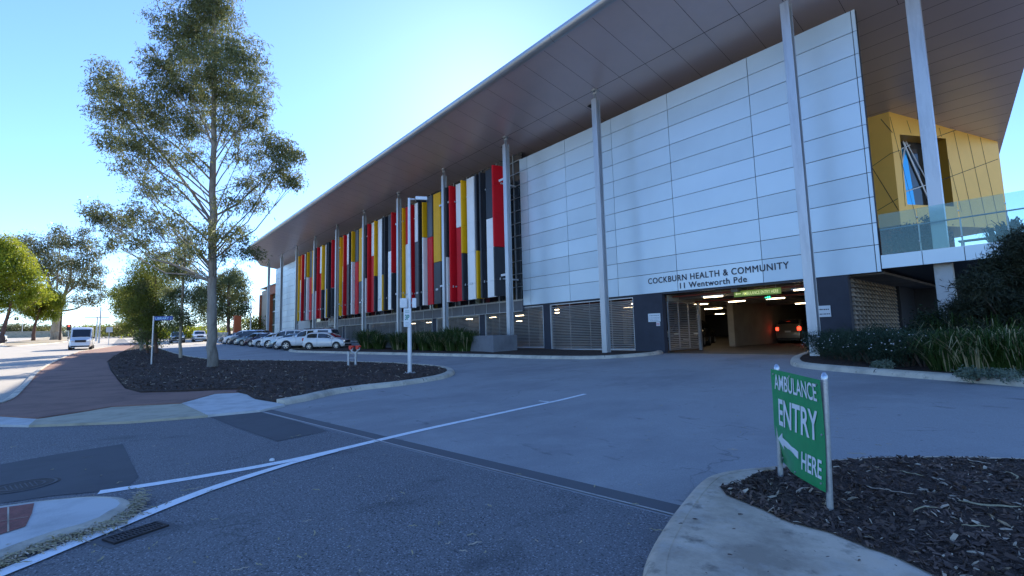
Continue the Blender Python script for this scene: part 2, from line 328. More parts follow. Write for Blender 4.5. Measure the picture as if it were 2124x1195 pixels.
def kerb(name,pts,width=.3,h=.13,side=1,closed=False,matn='kerb_concrete',step=.35,joint=2.4):
    """outer edge polyline; the kerb body lies to the left (side=1) or right (-1) of travel"""
    q=resample(pts,step,closed); n=len(q); prof=[(0,-.02),(.015,h*.45),(.05,h*.85),(.10,h),(width,h+.005),(width,-.02)]
    mb=MB(); vs=[];acc=0
    for i,p in enumerate(q):
        a=q[i-1] if (i>0 or closed) else q[i]; b=q[(i+1)%n] if (i<n-1 or closed) else q[i]
        t=(b-a).normalized(); nn=Vector((-t.y,t.x,0))*side
        for (u,z) in prof:
            w=p+nn*u; vs.append((w.x,w.y,g(w.x,w.y)+z))
    k=len(prof); fs=[]
    for i in range(n if closed else n-1):
        j=(i+1)%n
        for a in range(k-1): fs.append((i*k+a,i*k+a+1,j*k+a+1,j*k+a) if side<0 else (i*k+a,j*k+a,j*k+a+1,i*k+a+1))
    if not closed: fs.append(tuple(range(k))); fs.append(tuple(range((n-1)*k,n*k)))
    mb.add(vs,fs)
    # joints: thin dark slots standing 1 mm proud
    L=0
    for i in range(1,n-1):
        L+=(q[i]-q[i-1]).length
        if L>joint:
            L=0; t=(q[i+1]-q[i-1]).normalized(); nn=Vector((-t.y,t.x,0))*side; e=t*.011
            for (u,z),(u2,z2) in zip(prof[1:4],prof[2:5]):
                A=q[i]+nn*(u-.002);B=q[i]+nn*u2
                za=g(A.x,A.y)+z+.002; zb=g(B.x,B.y)+z2+.002
                mb.quad((A.x-e.x,A.y-e.y,za),(A.x+e.x,A.y+e.y,za),(B.x+e.x,B.y+e.y,zb),(B.x-e.x,B.y-e.y,zb),1)
    o=mb.build(name,[matn,'joint'],smooth=True); o['kind']='structure'; return o
def inset(pts,d,side=1,closed=False,step=.35):
    q=resample(pts,step,closed); n=len(q); out=[]
    for i,p in enumerate(q):
        a=q[i-1] if (i>0 or closed) else q[i]; b=q[(i+1)%n] if (i<n-1 or closed) else q[i]
        t=(b-a).normalized(); out.append((p.x-t.y*side*d,p.y+t.x*side*d))
    return out
# base ground
GX=sorted(set([-2500,-1500,-900,-600]+[-k for k,_ in KX]+[60,300,1500,-300,-250,-160,-100,-50,-25,-8])); GY=sorted(set([-1500,-600,-200,-60,-20]+[k for k,_ in KY if abs(k)<9000]+[40,80,200,600,1800]))
mb=MB(); vs=[(x,y,g(x,y)) for y in GY for x in GX]; w=len(GX)
mb.add(vs,[(j*w+i,j*w+i+1,(j+1)*w+i+1,(j+1)*w+i) for j in range(len(GY)-1) for i in range(w-1)])
o=mb.build('ground','soil'); o['kind']='structure'
RD=.004
drape('carriageway',[(-240,-24),(30,-24),(30,-3.4),(-17,-3.4),(-17,-2.3),(-60,-2.0),(-75,0),(-240,4)],.0075,'asphalt_pale')  # pale sheet continued behind the camera to bounce warm light onto the facade
drape('carriageway',[(-200,2.7),(-80,2.7),(-80,22),(-200,22)],.0075,'asphalt_pale')
drape('road',[(-140,-32),(30,-32),(30,3.3),(-2.3,3.77),(-12.25,2.65),(-14,2.65),(-140,2.65)],RD,'asphalt_near')
dl=[(30,3.3),(30,60),(-140,60),(-140,2.65),(-14,2.65),(-12.25,2.65),(-2.3,3.77)]
drape('driveway',dl,RD,'asphalt')
# drainage strip + steel edge across the driveway mouth
def strip_xy(a,b,w0,w1):
    a=Vector(a);b=Vector(b);t=(b-a).normalized();n=Vector((-t.y,t.x)); return [tuple(a+n*w0),tuple(b+n*w0),tuple(b+n*w1),tuple(a+n*w1)]
A_,B_=(-12.22,2.70),(-2.38,3.80)
drape('road_strip',strip_xy(A_,B_,.03,.26),.009,'asphalt_strip')
drape('road_edge_steel',strip_xy(A_,B_,-.008,.022),.014,'galv')
# asphalt repair patches
drape('road_patch',PP([(0,965),(120,943),(254.5,922),(287.5,991),(262,1014),(200,1022),(110,1030),(0,1046)]),.009,'asphalt_patch')
drape('road_patch',PP([(431,864),(480,884),(575,917),(680,895),(620,876),(538,855)]),.009,'asphalt_patch')
# painted markings
def ribbon(name,pts,ws,off=.010,matn='paint',step=.25):
    q=[P(*p) for p in pts]; q=resample([(p.x,p.y) for p in q],step); n=len(q); vs=[]
    for i,p in enumerate(q):
        t=(q[min(i+1,n-1)]-q[max(i-1,0)]).normalized(); w=np.interp(i/(n-1),np.linspace(0,1,len(ws)),ws)/2
        for s in(-1,1):
            x=p.x-t.y*s*w; y=p.y+t.x*s*w; vs.append((x,y,g(x,y)+off))
    mb=MB(); mb.add(vs,[(2*i,2*i+2,2*i+3,2*i+1) for i in range(n-1)]); o=mb.build(name,matn); o['kind']='structure'; return o
ribbon('road_marking',[(205,1023),(330,1004),(470,981),(600,957),(690,937),(780,915.5),(880,892),(1000,866),(1110,842),(1214,818)],[.155,.155,.15,.14,.125,.11])
ribbon('road_marking',[(-60,1219),(0,1194),(76,1163),(150,1132),(231,1099),(320,1062),(430,1019),(529,986),(600,964),(660,948),(700,938)],[.14,.15,.15,.14,.06],off=.016)
ribbon('road_marking',[(1118,833),(1148,836)],[.07,.07],off=.016)
# left planted island -------------------------------------------------------
outer=[(592,841),(640,832),(700,818),(760,809),(820,802.5),(880,794),(925,785),(943,776.5),(938,769.5),(915,764),(870,760),(800,756),(700,753),(600,751.5),(520,750.5),(462,749.5),(404,743),(369.5,735.5),(339,726),(310,718.5),(289,714)]
kp=PP(outer); kerb('kerb',kp,width=.30,side=1,h=.14)
inn=inset(kp,.27,1)
left_edge=PP([(285,714),(262,726),(235,740),(225,750),(231,767),(246,786),(262,804),(292.5,813),(385,811),(470,807),(533,807),(490,812),(512,816.5),(529,826)],.08)
isl_poly=inn+left_edge[::1]
drape('mulch_bed',isl_poly,.10,'mulch',fine=.45,jitter=.05,skirt=.15)
# shared red path, aprons, path kerb
kl=PP([(-60,852),(0,837),(38,806),(73,771.5),(115,748.5),(154,733),(165,730),(230,719.5),(272,712)])
kerb('kerb',kl,width=.22,side=-1,h=.10)
path=[tuple(x) for x in inset(kl,.21,-1)]+PP([(289,713),(262,726),(235,739),(222,750),(228,767),(243,787),(259,806),(291,815),(385,813),(470,809),(533,809),(492,814),(446,816),(373.5,836),(231,843),(160,855),(79,867),(0,862),(-60,860)],.07)
drape('footpath',path,.075,'red_path',skirt=.1)
drape('footpath_apron',PP([(0,866),(79,867.5),(59.5,884),(0,883),(-70,880),(-70,864)],.03),.05,'apron_pale',skirt=.06)
drape('footpath_apron',PP([(79,868),(160,856),(231,843.5),(373,836.3),(431,863.5),(264,876.5),(59.8,884)],.03),.052,'apron_beige',skirt=.06)
drape('footpath_apron',PP([(374,836.3),(410,825),(446,816.3),(502,816.3),(529,826.5),(560,834),(591,841.5),(540,853),(431.5,863.2)],.03),.056,'apron_pale',skirt=.06)
# verge beyond path up to skyline
# sign island at the right -------------------------------------------------
ro=PP([(1325,1260),(1332,1195),(1351,1149),(1373,1112),(1399,1074),(1439,1026),(1471,1004),(1522,980,.06),(1586,964,.11),(1650,953,.117),(1725,947.5,.117),(1817,942.6,.117),(1936,941,.117),(2040,943,.117),(2124,946,.117),(2330,956,.117)])
kerb('kerb',ro,width=.16,side=-1,h=.117,step=.12,joint=9,matn='concrete')
mulch_in=PP([(1944,1195),(1856,1153),(1797,1133),(1717,1101.5),(1638,1082),(1578,1054),(1538.5,1038),(1506.7,1026),(1492.8,1008),(1538,998),(1570,980),(1626,970),(1725,956.5),(1817,948.5),(1936,948.5),(2124,952.5),(2330,963)],.13)
far_r=[(6,7.5),(6,-1)]
rin=inset(ro,.15,-1,step=.12)
cp=[p for p in rin]
drape('footpath',cp+[(4.5,5.0),(4.5,.0),(-.5,.6)],.118,'concrete')
drape('mulch_bed',mulch_in+[(4.4,4.9),(4.4,1.5),(1.2,1.9)],.129,'mulch',fine=.12,jitter=.010)
# right garden bed in front of the entry ------------------------------------
rk=PP([(1697,722.5),(1684,730),(1660,739),(1644,746),(1638.5,753.5),(1648,761),(1690,767),(1812,778),(1915,786.5),(2019,794.5),(2124,803.5)])
rk=rk+[(rk[-1][0]+ (rk[-1][0]-rk[-3][0])*1.5, rk[-1][1]+(rk[-1][1]-rk[-3][1])*1.5)]
kerb('kerb',rk,width=.3,side=1 if True else -1,h=.14)
bed_r=inset(rk,.27,1)+[(14,24),(-5.5,24),(-5.6,21.5)]
drape('mulch_bed',bed_r,.10,'mulch',fine=.5,jitter=.04)
# building-front kerb and bed ----------------------------------------------
fk=PP([(1381,731),(1365,736),(1320,740.5),(1255,744.5),(1180,745.5),(1100,744),(1000,741),(900,738.5),(800,736),(700,733.5),(640,732),(606,730.5),(601,727),(640,724)])
kerb('kerb',fk,width=.3,side=-1,h=.14)
fin_=inset(fk,.27,-1)
drape('mulch_bed',fin_+[(-41.5,21.2),(-13.4,21.2)],.10,'mulch',fine=.6,jitter=.03)
# median nose at lower left -------------------------------------------------
mo=PP([(-40,1049,.065),(0,1046,.065),(79,1035,.065),(139,1029,.065),(195,1024.5,.065),(251,1025.5,.065),(273,1031,.065),(279,1039,.065),(272,1049,.065),(251,1060,.065),(231,1073,.065),(185,1090.5,.065),(126,1106.5,.065),(66,1127,.065),(0,1153,.065),(-40,1171,.065)])
kerb('kerb',mo,width=.11,side=-1,h=.065,step=.1,joint=50)
mi_=inset(mo,.10,-1,step=.1)
drape('median_concrete',mi_,.0665,'apron_pale')
drape('median_paving',PP([(-40,1057),(0,1054),(71,1044),(66,1065),(53,1092),(0,1109),(-40,1122)],.07),.072,'brick_paving')
for i,(a,b) in enumerate([((17,1052,.075),(17,1103,.075)),((-40,1088,.075),(58,1072,.075))]):
    o=ribbon('paving_joint',[a,b],[.012,.012],off=.0765,matn='concrete')
# far median with trees along the road
fm=[(-300,-30),(-250,-12.9),(-120,-13.6),(-98,-11.6),(-96,-9.9),(-104,-8.2),(-118,-5.9),(-150,-6.5),(-300,-4)]
kerb('kerb',fm[1:-1],width=.3,side=1,h=.14,step=1.0,joint=50)
drape('verge',[( -250,-12.6),(-120,-13.3),(-98.4,-11.4),(-96.5,-9.9),(-104,-8.5),(-118,-6.2),(-150,-6.8),(-250,-6)],.13,'soil')
drape('verge',[(-300,-60),(-300,-24),(-160,-25),(-60,-27),(-20,-28),(-20,-60)],.05,'soil')
# chips scattered over the mulch
def inpoly(x,y,poly):
    c=False;n=len(poly);j=n-1
    for i in range(n):
        xi,yi=poly[i];xj,yj=poly[j]
        if (yi>y)!=(yj>y) and x<(xj-xi)*(y-yi)/(yj-yi)+xi: c=not c
        j=i
    return c
def chips(name,poly,n,off,smin,smax,label,near=None,seed=1,mats=('bark_dark','bark_mid','bark_pale'),pr=(.62,.93),tilt=.45,wr=(.18,.4)):
    rg=random.Random(seed); X=[p[0] for p in poly];Y=[p[1] for p in poly]; mb=MB(); k=0
    while k<n:
        x=rg.uniform(min(X),max(X)); y=rg.uniform(min(Y),max(Y))
        if not inpoly(x,y,poly): continue
        if near and rg.random()>near/(near+max(0,math.hypot(x,y)-near)): k+=.2; continue
        L=rg.uniform(smin,smax)*rg.choice([.6,1,1,1.6]); W=L*rg.uniform(*wr); W=min(W,.03); T=W*.25
        r=Matrix.Rotation(rg.uniform(0,pi*2),3,'Z')@Matrix.Rotation(rg.gauss(0,tilt),3,'Y')@Matrix.Rotation(rg.gauss(0,.5),3,'X')
        q=rg.random(); mi=0 if q<pr[0] else 1 if q<pr[1] else 2
        c=Vector((x,y,g(x,y)+off+rg.uniform(0,.02)))
        a=[c+r@Vector(v) for v in((-L/2,-W/2,0),(0,-W*.6,T),(L/2,-W*.2,0),(L/2,W*.3,0),(0,W/2,T),(-L/2,W/2,0),(0,0,-T))]
        mb.add(a,[(0,1,4,5),(1,2,3,4),(0,6,1),(1,6,2),(3,6,4),(4,6,5)],mi); k+=1
    o=mb.build(name,list(mats)); tag(o,label,'mulch',kind='stuff'); return o
chips('mulch_chips',mulch_in+[(2.5,3.6),(2.0,1.9),(1.2,1.9)],17000,.130,.02,.055,'loose dark bark chips around the green sign posts',near=3.5,seed=2)
chips('mulch_chips',isl_poly,16000,.125,.05,.12,'loose bark chips covering the kerbed island under the tall gum',near=22,seed=3,pr=(.70,.955),wr=(.15,.3))
chips('stray_chips',[(x_,y_) for x_,y_ in cp[:60]]+[(1.2,1.9),(-.4,.9)],260,.121,.012,.035,'stray bark chips spilled on the pale concrete beside the mulch',seed=9,tilt=.1)
# leaf and bark litter on the road
def litter(name,items,label,seed=5,matn=('blade_dry','bark_pale'),base=.012):
    rg=random.Random(seed); mb=MB()
    for (x,y,L,W,a,lift) in items:
        n=6; up=[];lo=[]
        ca,sa=cos(a),sin(a); bend=rg.uniform(-.25,.25)*L
        for i in range(n+1):
            t=i/n-.5; w=W/2*(1-(2*t)**2)**.6+.001; u=t*L; v=bend*(1-(2*t)**2); z=g(x,y)+base+lift*(.5+t)+.004*math.sin(i*2)
            up.append((x+u*ca-(v+w)*sa,y+u*sa+(v+w)*ca,z+.003)); lo.append((x+u*ca-(v-w)*sa,y+u*sa+(v-w)*ca,z))
        mb.add(up+lo,[(i,n+1+i,n+2+i,i+1) for i in range(n)],rg.choice([0,1]))
    return tag(mb.build(name,list(matn)),label,'litter',kind='stuff')
rg=random.Random(11); it=[]
for (px,py) in [(560,955),(640,1022),(735,990),(830,1022),(805,1045),(1030,1052),(1085,985),(1240,1020),(1395,1071),(1340,1100),(180,950),(100,975),(250,1000),(270,1010),(300,1060),(400,1018),(430,1020),(380,1020),(330,1050),(700,975),(820,870),(960,845),(1090,800),(1530,935),(1450,905),(1380,845),(1660,870),(1740,890),(1860,925),(230,1160),(290,1140),(205,1130),(120,1170),(530,1185),(380,1150),(350,872),(280,880),(620,905),(110,925),(30,930),(900,1090),(980,1130),(640,1120),(1190,1150)]:
    p=P(px,py); 
    for k in range(rg.choice([1,1,2])): it.append((p.x+rg.gauss(0,.06),p.y+rg.gauss(0,.06),rg.uniform(.05,.13),rg.uniform(.006,.014),rg.uniform(0,6.3),.0))
for i in range(150):
    p=P(rg.uniform(150,1900),rg.uniform(760,1190))
    if p.y>-2: it.append((p.x,p.y,rg.uniform(.03,.08),rg.uniform(.005,.012),rg.uniform(0,6.3),.0))
litter('leaf_litter',it,'dry gum leaves scattered over the dark asphalt',base=.02)
it=[]
gutter=[(-30,1193),(0,1174),(66,1145),(126,1125),(185,1108),(235,1090),(265,1072),(286,1052),(292,1036)]
for i in range(760):
    k=rg.random()**.8*(len(gutter)-1.001); a=int(k); t=k-a; px=gutter[a][0]*(1-t)+gutter[a+1][0]*t; py=gutter[a][1]*(1-t)+gutter[a+1][1]*t
    p=P(px+rg.gauss(0,6),py+rg.gauss(0,7)); it.append((p.x,p.y,rg.uniform(.05,.16),rg.uniform(.005,.013),rg.gauss(.35,.6),rg.gauss(0,.014)))
litter('leaf_litter',it,'heaped dry leaves and bark strips in the gutter by the median nose',seed=6,base=.035)
# large bark strips on the right mulch
it=[]
for (a,b,w) in [((1992,1083),(2124,1103),.035),((1800,1048),(1850,1062),.014),((1840,1054),(1900,1072),.012),((1655,1064),(1683,1056),.014),((1574,1010),(1596,1014),.012),((1870,1013),(1920,1030),.014),((1935,1028),(1965,1040),.02),((1760,973),(1800,979),.01),((2010,985),(2060,1002),.01),((2090,1015),(2110,1040),.014),((2000,1140),(2060,1150),.014),((1900,1110),(1950,1104),.01)]:
    A=P(*a);B=P(*b); it.append(((A.x+B.x)/2,(A.y+B.y)/2,(B-A).length,w,math.atan2(B.y-A.y,B.x-A.x),.02))
litter('bark_strips',it,'long pale bark strips lying on the dark mulch by the green sign',seed=8,matn=('bark_pale','blade_dry'),base=.165)
# ------------------------------------------------------------------ iron covers
p=P(283,1108)
t=thing('storm_grate','rectangular iron storm drain grate set in the road by the white line','drain grate',(p.x,p.y,g(p.x,p.y)),math.atan2((P(322,1093)-P(235,1122)).y,(P(322,1093)-P(235,1122)).x))
mb=MB(); W,H=.40,.20
mb.box(-W/2,W/2,-H/2,-H/2+.02,.008,.024); mb.box(-W/2,W/2,H/2-.02,H/2,.008,.024); mb.box(-W/2,-W/2+.02,-H/2+.02,H/2-.02,.008,.024); mb.box(W/2-.02,W/2,-H/2+.02,H/2-.02,.008,.024)
mb.build('frame','iron',t)
mb=MB(); mb.box(-W/2+.02,W/2-.02,-.012,.012,.008,.020)
for i in range(13):
    x=-W/2+.035+i*(W-.07)/12; mb.box(x-.008,x+.008,-H/2+.02,-.012,.008,.021); mb.box(x-.008,x+.008,.012,H/2-.02,.008,.021)
mb.build('bars','iron',t); mb=MB(); mb.box(-W/2-.05,W/2+.05,-H/2-.05,H/2+.05,.0045,.0075); mb.build('surround','asphalt_strip',t)
p=P(45,1010)
t=thing('manhole_cover','round iron manhole cover in the dark asphalt patch left of the white line','manhole',(p.x,p.y,g(p.x,p.y)),.2)
mb=MB(); mb.prism([(.27*cos(a*pi/20),.33*sin(a*pi/20)) for a in range(40)],.010,.013); mb.build('cover','iron',t)
mb=MB()
for r1,r2 in((.30,.275),(.20,.18)):
    mb.add([(r*cos(a*pi/20),r*sin(a*pi/20),.016) for r in(r1,r2) for a in range(40)],[(a,(a+1)%40,40+(a+1)%40,40+a) for a in range(40)])
for i in range(7): mb.box(-.13,.13,-.13+i*.04,-.12+i*.04,.013,.0155)
mb.build('raised_rings','asphalt_strip',t)
p=P(564,956); mb=MB(); mb.tube([(0,0,0),(0,0,.02),(0,0,.028)],[.035,.03,.015],12); tag(mb.build('road_stud','sign_white',loc=(p.x,p.y,g(p.x,p.y)+.005)),'small white round road stud beside the painted line','road stud')
# ================================================================== the health building
D=21.4; YC=19.65
def sz(y): return 14.8+.17*(19.65-y)          # underside of the roof
bld=thing('health_building','large health centre with sweeping roof, white panelled front and red, white, yellow and black fins','building')
def bp(mb,name,mats,smooth=False,bevel=0,parent=None): return mb.build(name,mats,parent or bld,smooth=smooth,bevel=bevel)
zr=[3.55,4.56,5.38,6.36,7.30,8.25,9.16,10.1,11.05,12.0,12.92,13.8]
def clad(name,xs,zs,y,rg=random.Random(3)):
    mb=MB(); gp=.013
    for a,b in zip(xs,xs[1:]):
        for c,d in zip(zs,zs[1:]):
            t=[rg.gauss(0,.0035) for _ in range(4)]
            x0,x1,z0,z1=a+gp,b-gp,c+gp,d-gp
            mb.add([(x0,y+t[0],z0),(x1,y+t[1],z0),(x1,y+t[2],z1),(x0,y+t[3],z1),(x0,y+.05,z0),(x1,y+.05,z0),(x1,y+.05,z1),(x0,y+.05,z1)],[(0,1,2,3),(1,5,6,2),(4,0,3,7),(3,2,6,7),(4,5,1,0)],rg.choice([0,0,2,3]))
    mb.box(xs[0]+.004,xs[-1]-.004,y+.045,y+.24,zs[0]+.004,zs[-1]-.004,1)
    return bp(mb,name,['cladding','joint','cladding_b','cladding_c'])
clad('cladding_wall',[-23.97,-23.19,-19.64,-16.02,-12.42,-8.38,-4.42,-4.28],zr,D)
clad('cladding_wall',[-87.6,-84.1,-80.4,-76.7,-76.1],[g(-82,21)+.1]+[1.6+.0+.0*0+v for v in(0.6,)]+zr,D)
mb=MB(); text_on(mb,'COCKBURN HEALTH & COMMUNITY',.29,6.75,lambda u,v,k:(-14.09+u,D-.016,4.05+v),space=1.12)
for i_,(dx_,dz_) in enumerate(((.010,0),(0,.010),(.010,.010))):
    text_on(mb,'COCKBURN HEALTH & COMMUNITY',.29,6.75,lambda u,v,k:(-14.09+u+dx_,D-.017-.001*i_,4.05+v+dz_),space=1.12)
    text_on(mb,'11 Wentworth Pde',.27,3.22,lambda u,v,k:(-12.30+u+dx_,D-.017-.001*i_,3.66+v+dz_),space=1.1)
text_on(mb,'11 Wentworth Pde',.27,3.22,lambda u,v,k:(-12.30+u,D-.016,3.66+v),space=1.1); bp(mb,'lettering','letter')
# roof
def roofpoly(z): return [(x,y,z(x,y)) for x,y in RP]
RP=[(-80,15.6),(-91,19.7),(-90.5,50),(-3.6,50),(2.3,15.6)]
mb=MB(); n=5
lo=[(x,y,sz(y)) for x,y in RP]; up=[(x,y,sz(y)+.5) for x,y in RP]
mb.add(lo,[tuple(range(n))]); bp(mb,'soffit','soffit')
mb=MB(); mb.add(up,[tuple(range(n))[::-1]]); bp(mb,'roof','fascia')
for (x0,y0),(x1,y1) in zip(RP[:2]+RP[3:4],RP[1:3]+RP[4:5]):
    mb=MB(); mb.quad((x0,y0,sz(y0)-.01),(x1,y1,sz(y1)-.01),(x1,y1,sz(y1)+.5),(x0,y0,sz(y0)+.5)); bp(mb,'roof_edge','fascia')
mb=MB(); seg=14; prof=[(.0+.02,-.03)]+[(-.30*sin(pi*i/10),.22-.25*cos(pi*i/10)) for i in range(0,11)]
xs=[-80+3.84*i for i in range(22)]; xs[-1]=2.3; k=len(prof)
for a,b in zip(xs,xs[1:]):
    a+=.008;b-=.008
    mb.add([(a,15.6+u,sz(15.6)+v) for u,v in prof]+[(b,15.6+u,sz(15.6)+v) for u,v in prof],[(i,i+1,k+i+1,k+i) for i in range(k-1)])
bp(mb,'gutter_fascia','fascia',smooth=True)
mb=MB()
for a in xs[1:-1]: mb.add([(a-.02,15.62+u*.93,sz(15.6)+.01+v*.93) for u,v in prof]+[(a+.02,15.62+u*.93,sz(15.6)+.01+v*.93) for u,v in prof],[(i,i+1,k+i+1,k+i) for i in range(k-1)])
bp(mb,'fascia_joints','joint')
mb=MB()
def sj(x0,y0,x1,y1,w=.008):
    a=Vector((x0,y0));b=Vector((x1,y1));t=(b-a).normalized();nn=Vector((-t.y,t.x))*w
    mb.quad(*[(p.x,p.y,sz(p.y)-.004) for p in(a-nn,b-nn,b+nn,a+nn)])
x=-78.5
while x<2: sj(x,15.7,x,23.2); x+=1.536
for y in [19.65,23.2]+[23.2+.95*i for i in range(1,16)]: sj(-79.5 if y<20 else -89.5 if y>24 else -80,y,2.2-.172*(y-15.6),y,.010 if y>20 else .013)
for x in np.arange(-12,2,4.6): sj(x,23.2,x-2.2,37)
bp(mb,'soffit_joints','joint')
for (x,y) in [(-7.2,24.6),(-6.9,25.2),(-16.6,20.6),(-24.3,20.4)]:
    mb=MB(); mb.obox((x,y,sz(y)-.03),.55,.28,.05); bp(mb,'soffit_hatch','dark_panel')
# columns : steel H sections with pinned heads
for X_ in [-6.08,-15.64]+[-23.32-7.68*k for k in range(9)]:
    mb=MB(); z0=g(X_,YC)+.05; z1=sz(YC)-.55; w=.16
    mb.box(X_-w,X_+w,YC-.17,YC-.14,z0,z1); mb.box(X_-w,X_+w,YC+.14,YC+.17,z0,z1); mb.box(X_-.02,X_+.02,YC-.14,YC+.14,z0,z1)
    mb.box(X_-.30,X_+.30,YC-.32,YC+.32,z0-.1,z0+.03)
    mb.add([(X_-.02,YC-.15,z1),(X_+.02,YC-.15,z1),(X_+.02,YC+.15,z1),(X_-.02,YC+.15,z1),(X_-.02,YC-.05,z1+.42),(X_+.02,YC-.05,z1+.42),(X_+.02,YC+.05,z1+.42),(X_-.02,YC+.05,z1+.42)],[(0,1,5,4),(1,2,6,5),(2,3,7,6),(3,0,4,7),(4,5,6,7)])
    mb.tube([(X_-.12,YC,z1+.36),(X_+.12,YC,z1+.36)],.07,10); mb.box(X_-.14,X_+.14,YC-.14,YC+.14,sz(YC+.14)-.04,sz(YC-.14)+.02)
    mb.box(X_-.1,X_-.06,YC-.06,YC+.06,z1+.28,sz(YC)-.03); mb.box(X_+.06,X_+.1,YC-.06,YC+.06,z1+.28,sz(YC)-.03)
    bp(mb,'column','steel',bevel=.008)
# glazing behind the fins
mb=MB(); mb.box(-76.1,-23.98,D+.25,D+.35,3.95,sz(D)-.02); bp(mb,'glazing','glass_dark')
mb=MB()
for i in range(12): z=3.99+.9*i; mb.box(-76.1,-23.99,D+.17,D+.249,z,z+.045)
for i in range(28): x=-24.9-1.92*i; mb.box(x-.03,x+.03,D+.19,D+.249,3.96,sz(D)-.03)
bp(mb,'mullions','galv')
mb=MB(); mb.box(-76.1,-23.98,D-.05,D+.24,3.17,3.94)
bp(mb,'spandrel_beam','beam_grey')
mb=MB(); mb.box(-76.1,-23.98,D-.09,D-.052,3.90,3.95); mb.box(-76.1,-23.98,D-.09,D-.052,3.17,3.21)
for i in range(34): x=-24.9-1.55*i; mb.box(x-.02,x+.02,D-.08,D-.051,3.21,3.90)
bp(mb,'beam_trim','galv')
# fins: (x0,x1,rotation: 0 flat / 1 edge-on, upper colour, lower colour, split height, y)
RD_,WH,YE,DK,GR='fin_red','fin_white','fin_yellow','fin_dark','fin_grey'
B1=[(-31.02,-30.58,1,DK,WH,7.74),(-30.50,-30.02,1,RD_,RD_,8),(-29.95,-28.98,0,WH,RD_,9.88),(-28.9,-28.5,1,YE,DK,7.73),(-28.42,-27.45,0,WH,WH,7.8),(-27.2,-26.75,1,DK,YE,7.68),(-26.65,-26.2,1,DK,DK,8),(-26.1,-25.15,0,DK,WH,9.77),(-24.95,-24.3,2,RD_,DK,7.58)]
B2=[(-38.40,-38.1,1,YE,YE,8),(-38.0,-37.35,0,RD_,WH,9.9),(-37.35,-37.1,1,YE,DK,8.1),(-37.0,-36.55,1,RD_,RD_,8),(-36.45,-35.55,0,WH,GR,9.85),(-35.45,-34.85,1,DK,DK,8),(-34.66,-34.28,1,YE,WH,9.93),(-34.2,-33.3,0,GR,RD_,9.83),(-33.2,-32.1,0,YE,DK,7.6)]
def finbox(mb,cx,cy,w,d,z0,z1,a):
    # lozenge-edged panel, seen in plan, with closed caps
    c,s=cos(a),sin(a); e=min(.05,d*.4)
    pl=[(-w/2,-d/2+e),(-w/2+e,-d/2),(w/2-e,-d/2),(w/2,-d/2+e),(w/2,d/2),(-w/2,d/2)]
    mb.prism([(cx+u*c-v*s,cy+u*s+v*c) for u,v in pl],z0,z1)
fr=random.Random(4)
for k in range(6):
    B=B1 if k%2==0 else B2; sh=-7.68*(k//2)*2
    for (x0,x1,r,cu,cl,zs) in B:
        x0+=sh;x1+=sh; cx=(x0+x1)/2; w=x1-x0; y=20.05+fr.uniform(-.06,.06)
        if r==0: W_,d_,a=w,.14,rad(fr.uniform(-3,3))
        elif r==1: W_,d_,a=.17,.62,rad(fr.uniform(-6,2)); cx=x0+.13+.0
        else: W_,d_,a=.17,.95,rad(-12); cx=x0+.2
        segs=[(4.22,13.3,cu)] if cu==cl else [(4.22,zs-.012,cl),(zs+.012,13.3,cu)]
        root=None
        for (a0,a1,c_) in segs:
            mb=MB(); cuts=[a0]+[z for z in (5.35,7.7,9.86,11.9) if a0+.5<z<a1-.5]+[a1]
            for q0,q1 in zip(cuts,cuts[1:]): finbox(mb,cx,y,W_,d_,q0+.006,q1-.006,a)
            o=bp(mb,'fin',c_,smooth=False)
        if fr.random()<.6:
            mb=MB(); mb.box(cx-.16,cx+.16,y-.12,y-.085 if r else y-.085,5.30,5.46); 
            mb.box(cx+.1,cx+.2,y+.1,D+.16,5.34,5.44); mb.box(cx+.1,cx+.2,y+.1,D+.16,12.0,12.1)
            bp(mb,'fin_bracket','white_steel')
for k in range(7):
    X_=-23.32-7.68*k
    for z in (5.5,12.0):
        mb=MB()
        if k<6: mb.box(X_-1.0,X_-.23,YC+.14,YC+.22,z,z+.14)
        if k>0: mb.box(X_+.23,X_+.5,YC+.14,YC+.22,z,z+.14)
        bp(mb,'column_arm','white_steel')
# ground floor: piers, dark walls, louvre screens
piers=[(-22.10,-21.47)]+[(-29.07-6.95*k,-28.38-6.95*k) for k in range(7)]
for a,b in piers:
    mb=MB(); mb.box(a,b,D+.06,D+.5,g(a,21.4)-.3,3.54); bp(mb,'pier','dark_wall')
for a,b in [(-15.12,-13.36),(-6.62,-5.35)]:
    mb=MB(); mb.box(a,b,D+.03,D+.35,.3,3.54); bp(mb,'dark_wall','dark_wall')
mb=MB(); mb.box(-23.9,-5.3,D+.05,D+.24,3.46,3.545); bp(mb,'entry_head','dark_panel')
edges=[(-21.47,-15.12)]+[( -28.38,-22.10)]+[(-28.38-6.95*(k+1),-29.07-6.95*k) for k in range(6)]
def louvre(mb,x0,x1,y,z0,z1,step=.098,tilt=38):
    n=int((z1-z0)/step); R=Matrix.Rotation(rad(-tilt),3,'X')
    for i in range(n): mb.obox(((x0+x1)/2,y,z0+step*(i+.5)),x1-x0,.085,.007,R)
for a,b in edges:
    z0=g(a,21.4)+.05; z1=3.16 if b<-23 else 3.45
    mb=MB(); louvre(mb,a+.05,b-.05,D+.12,z0+.05,z1-.05)
    mb.box(a+.005,a+.05,D+.06,D+.2,z0,z1); mb.box(b-.05,b-.005,D+.06,D+.2,z0,z1); mb.box(a+.05,b-.05,D+.07,D+.19,z0,z0+.045); mb.box(a+.05,b-.05,D+.07,D+.19,z1-.045,z1)
    for j in range(1,4): x=a+(b-a)*j/4; mb.box(x-.012,x+.012,D+.17,D+.2,z0+.05,z1-.05)
    bp(mb,'louvre_screen','louvre')
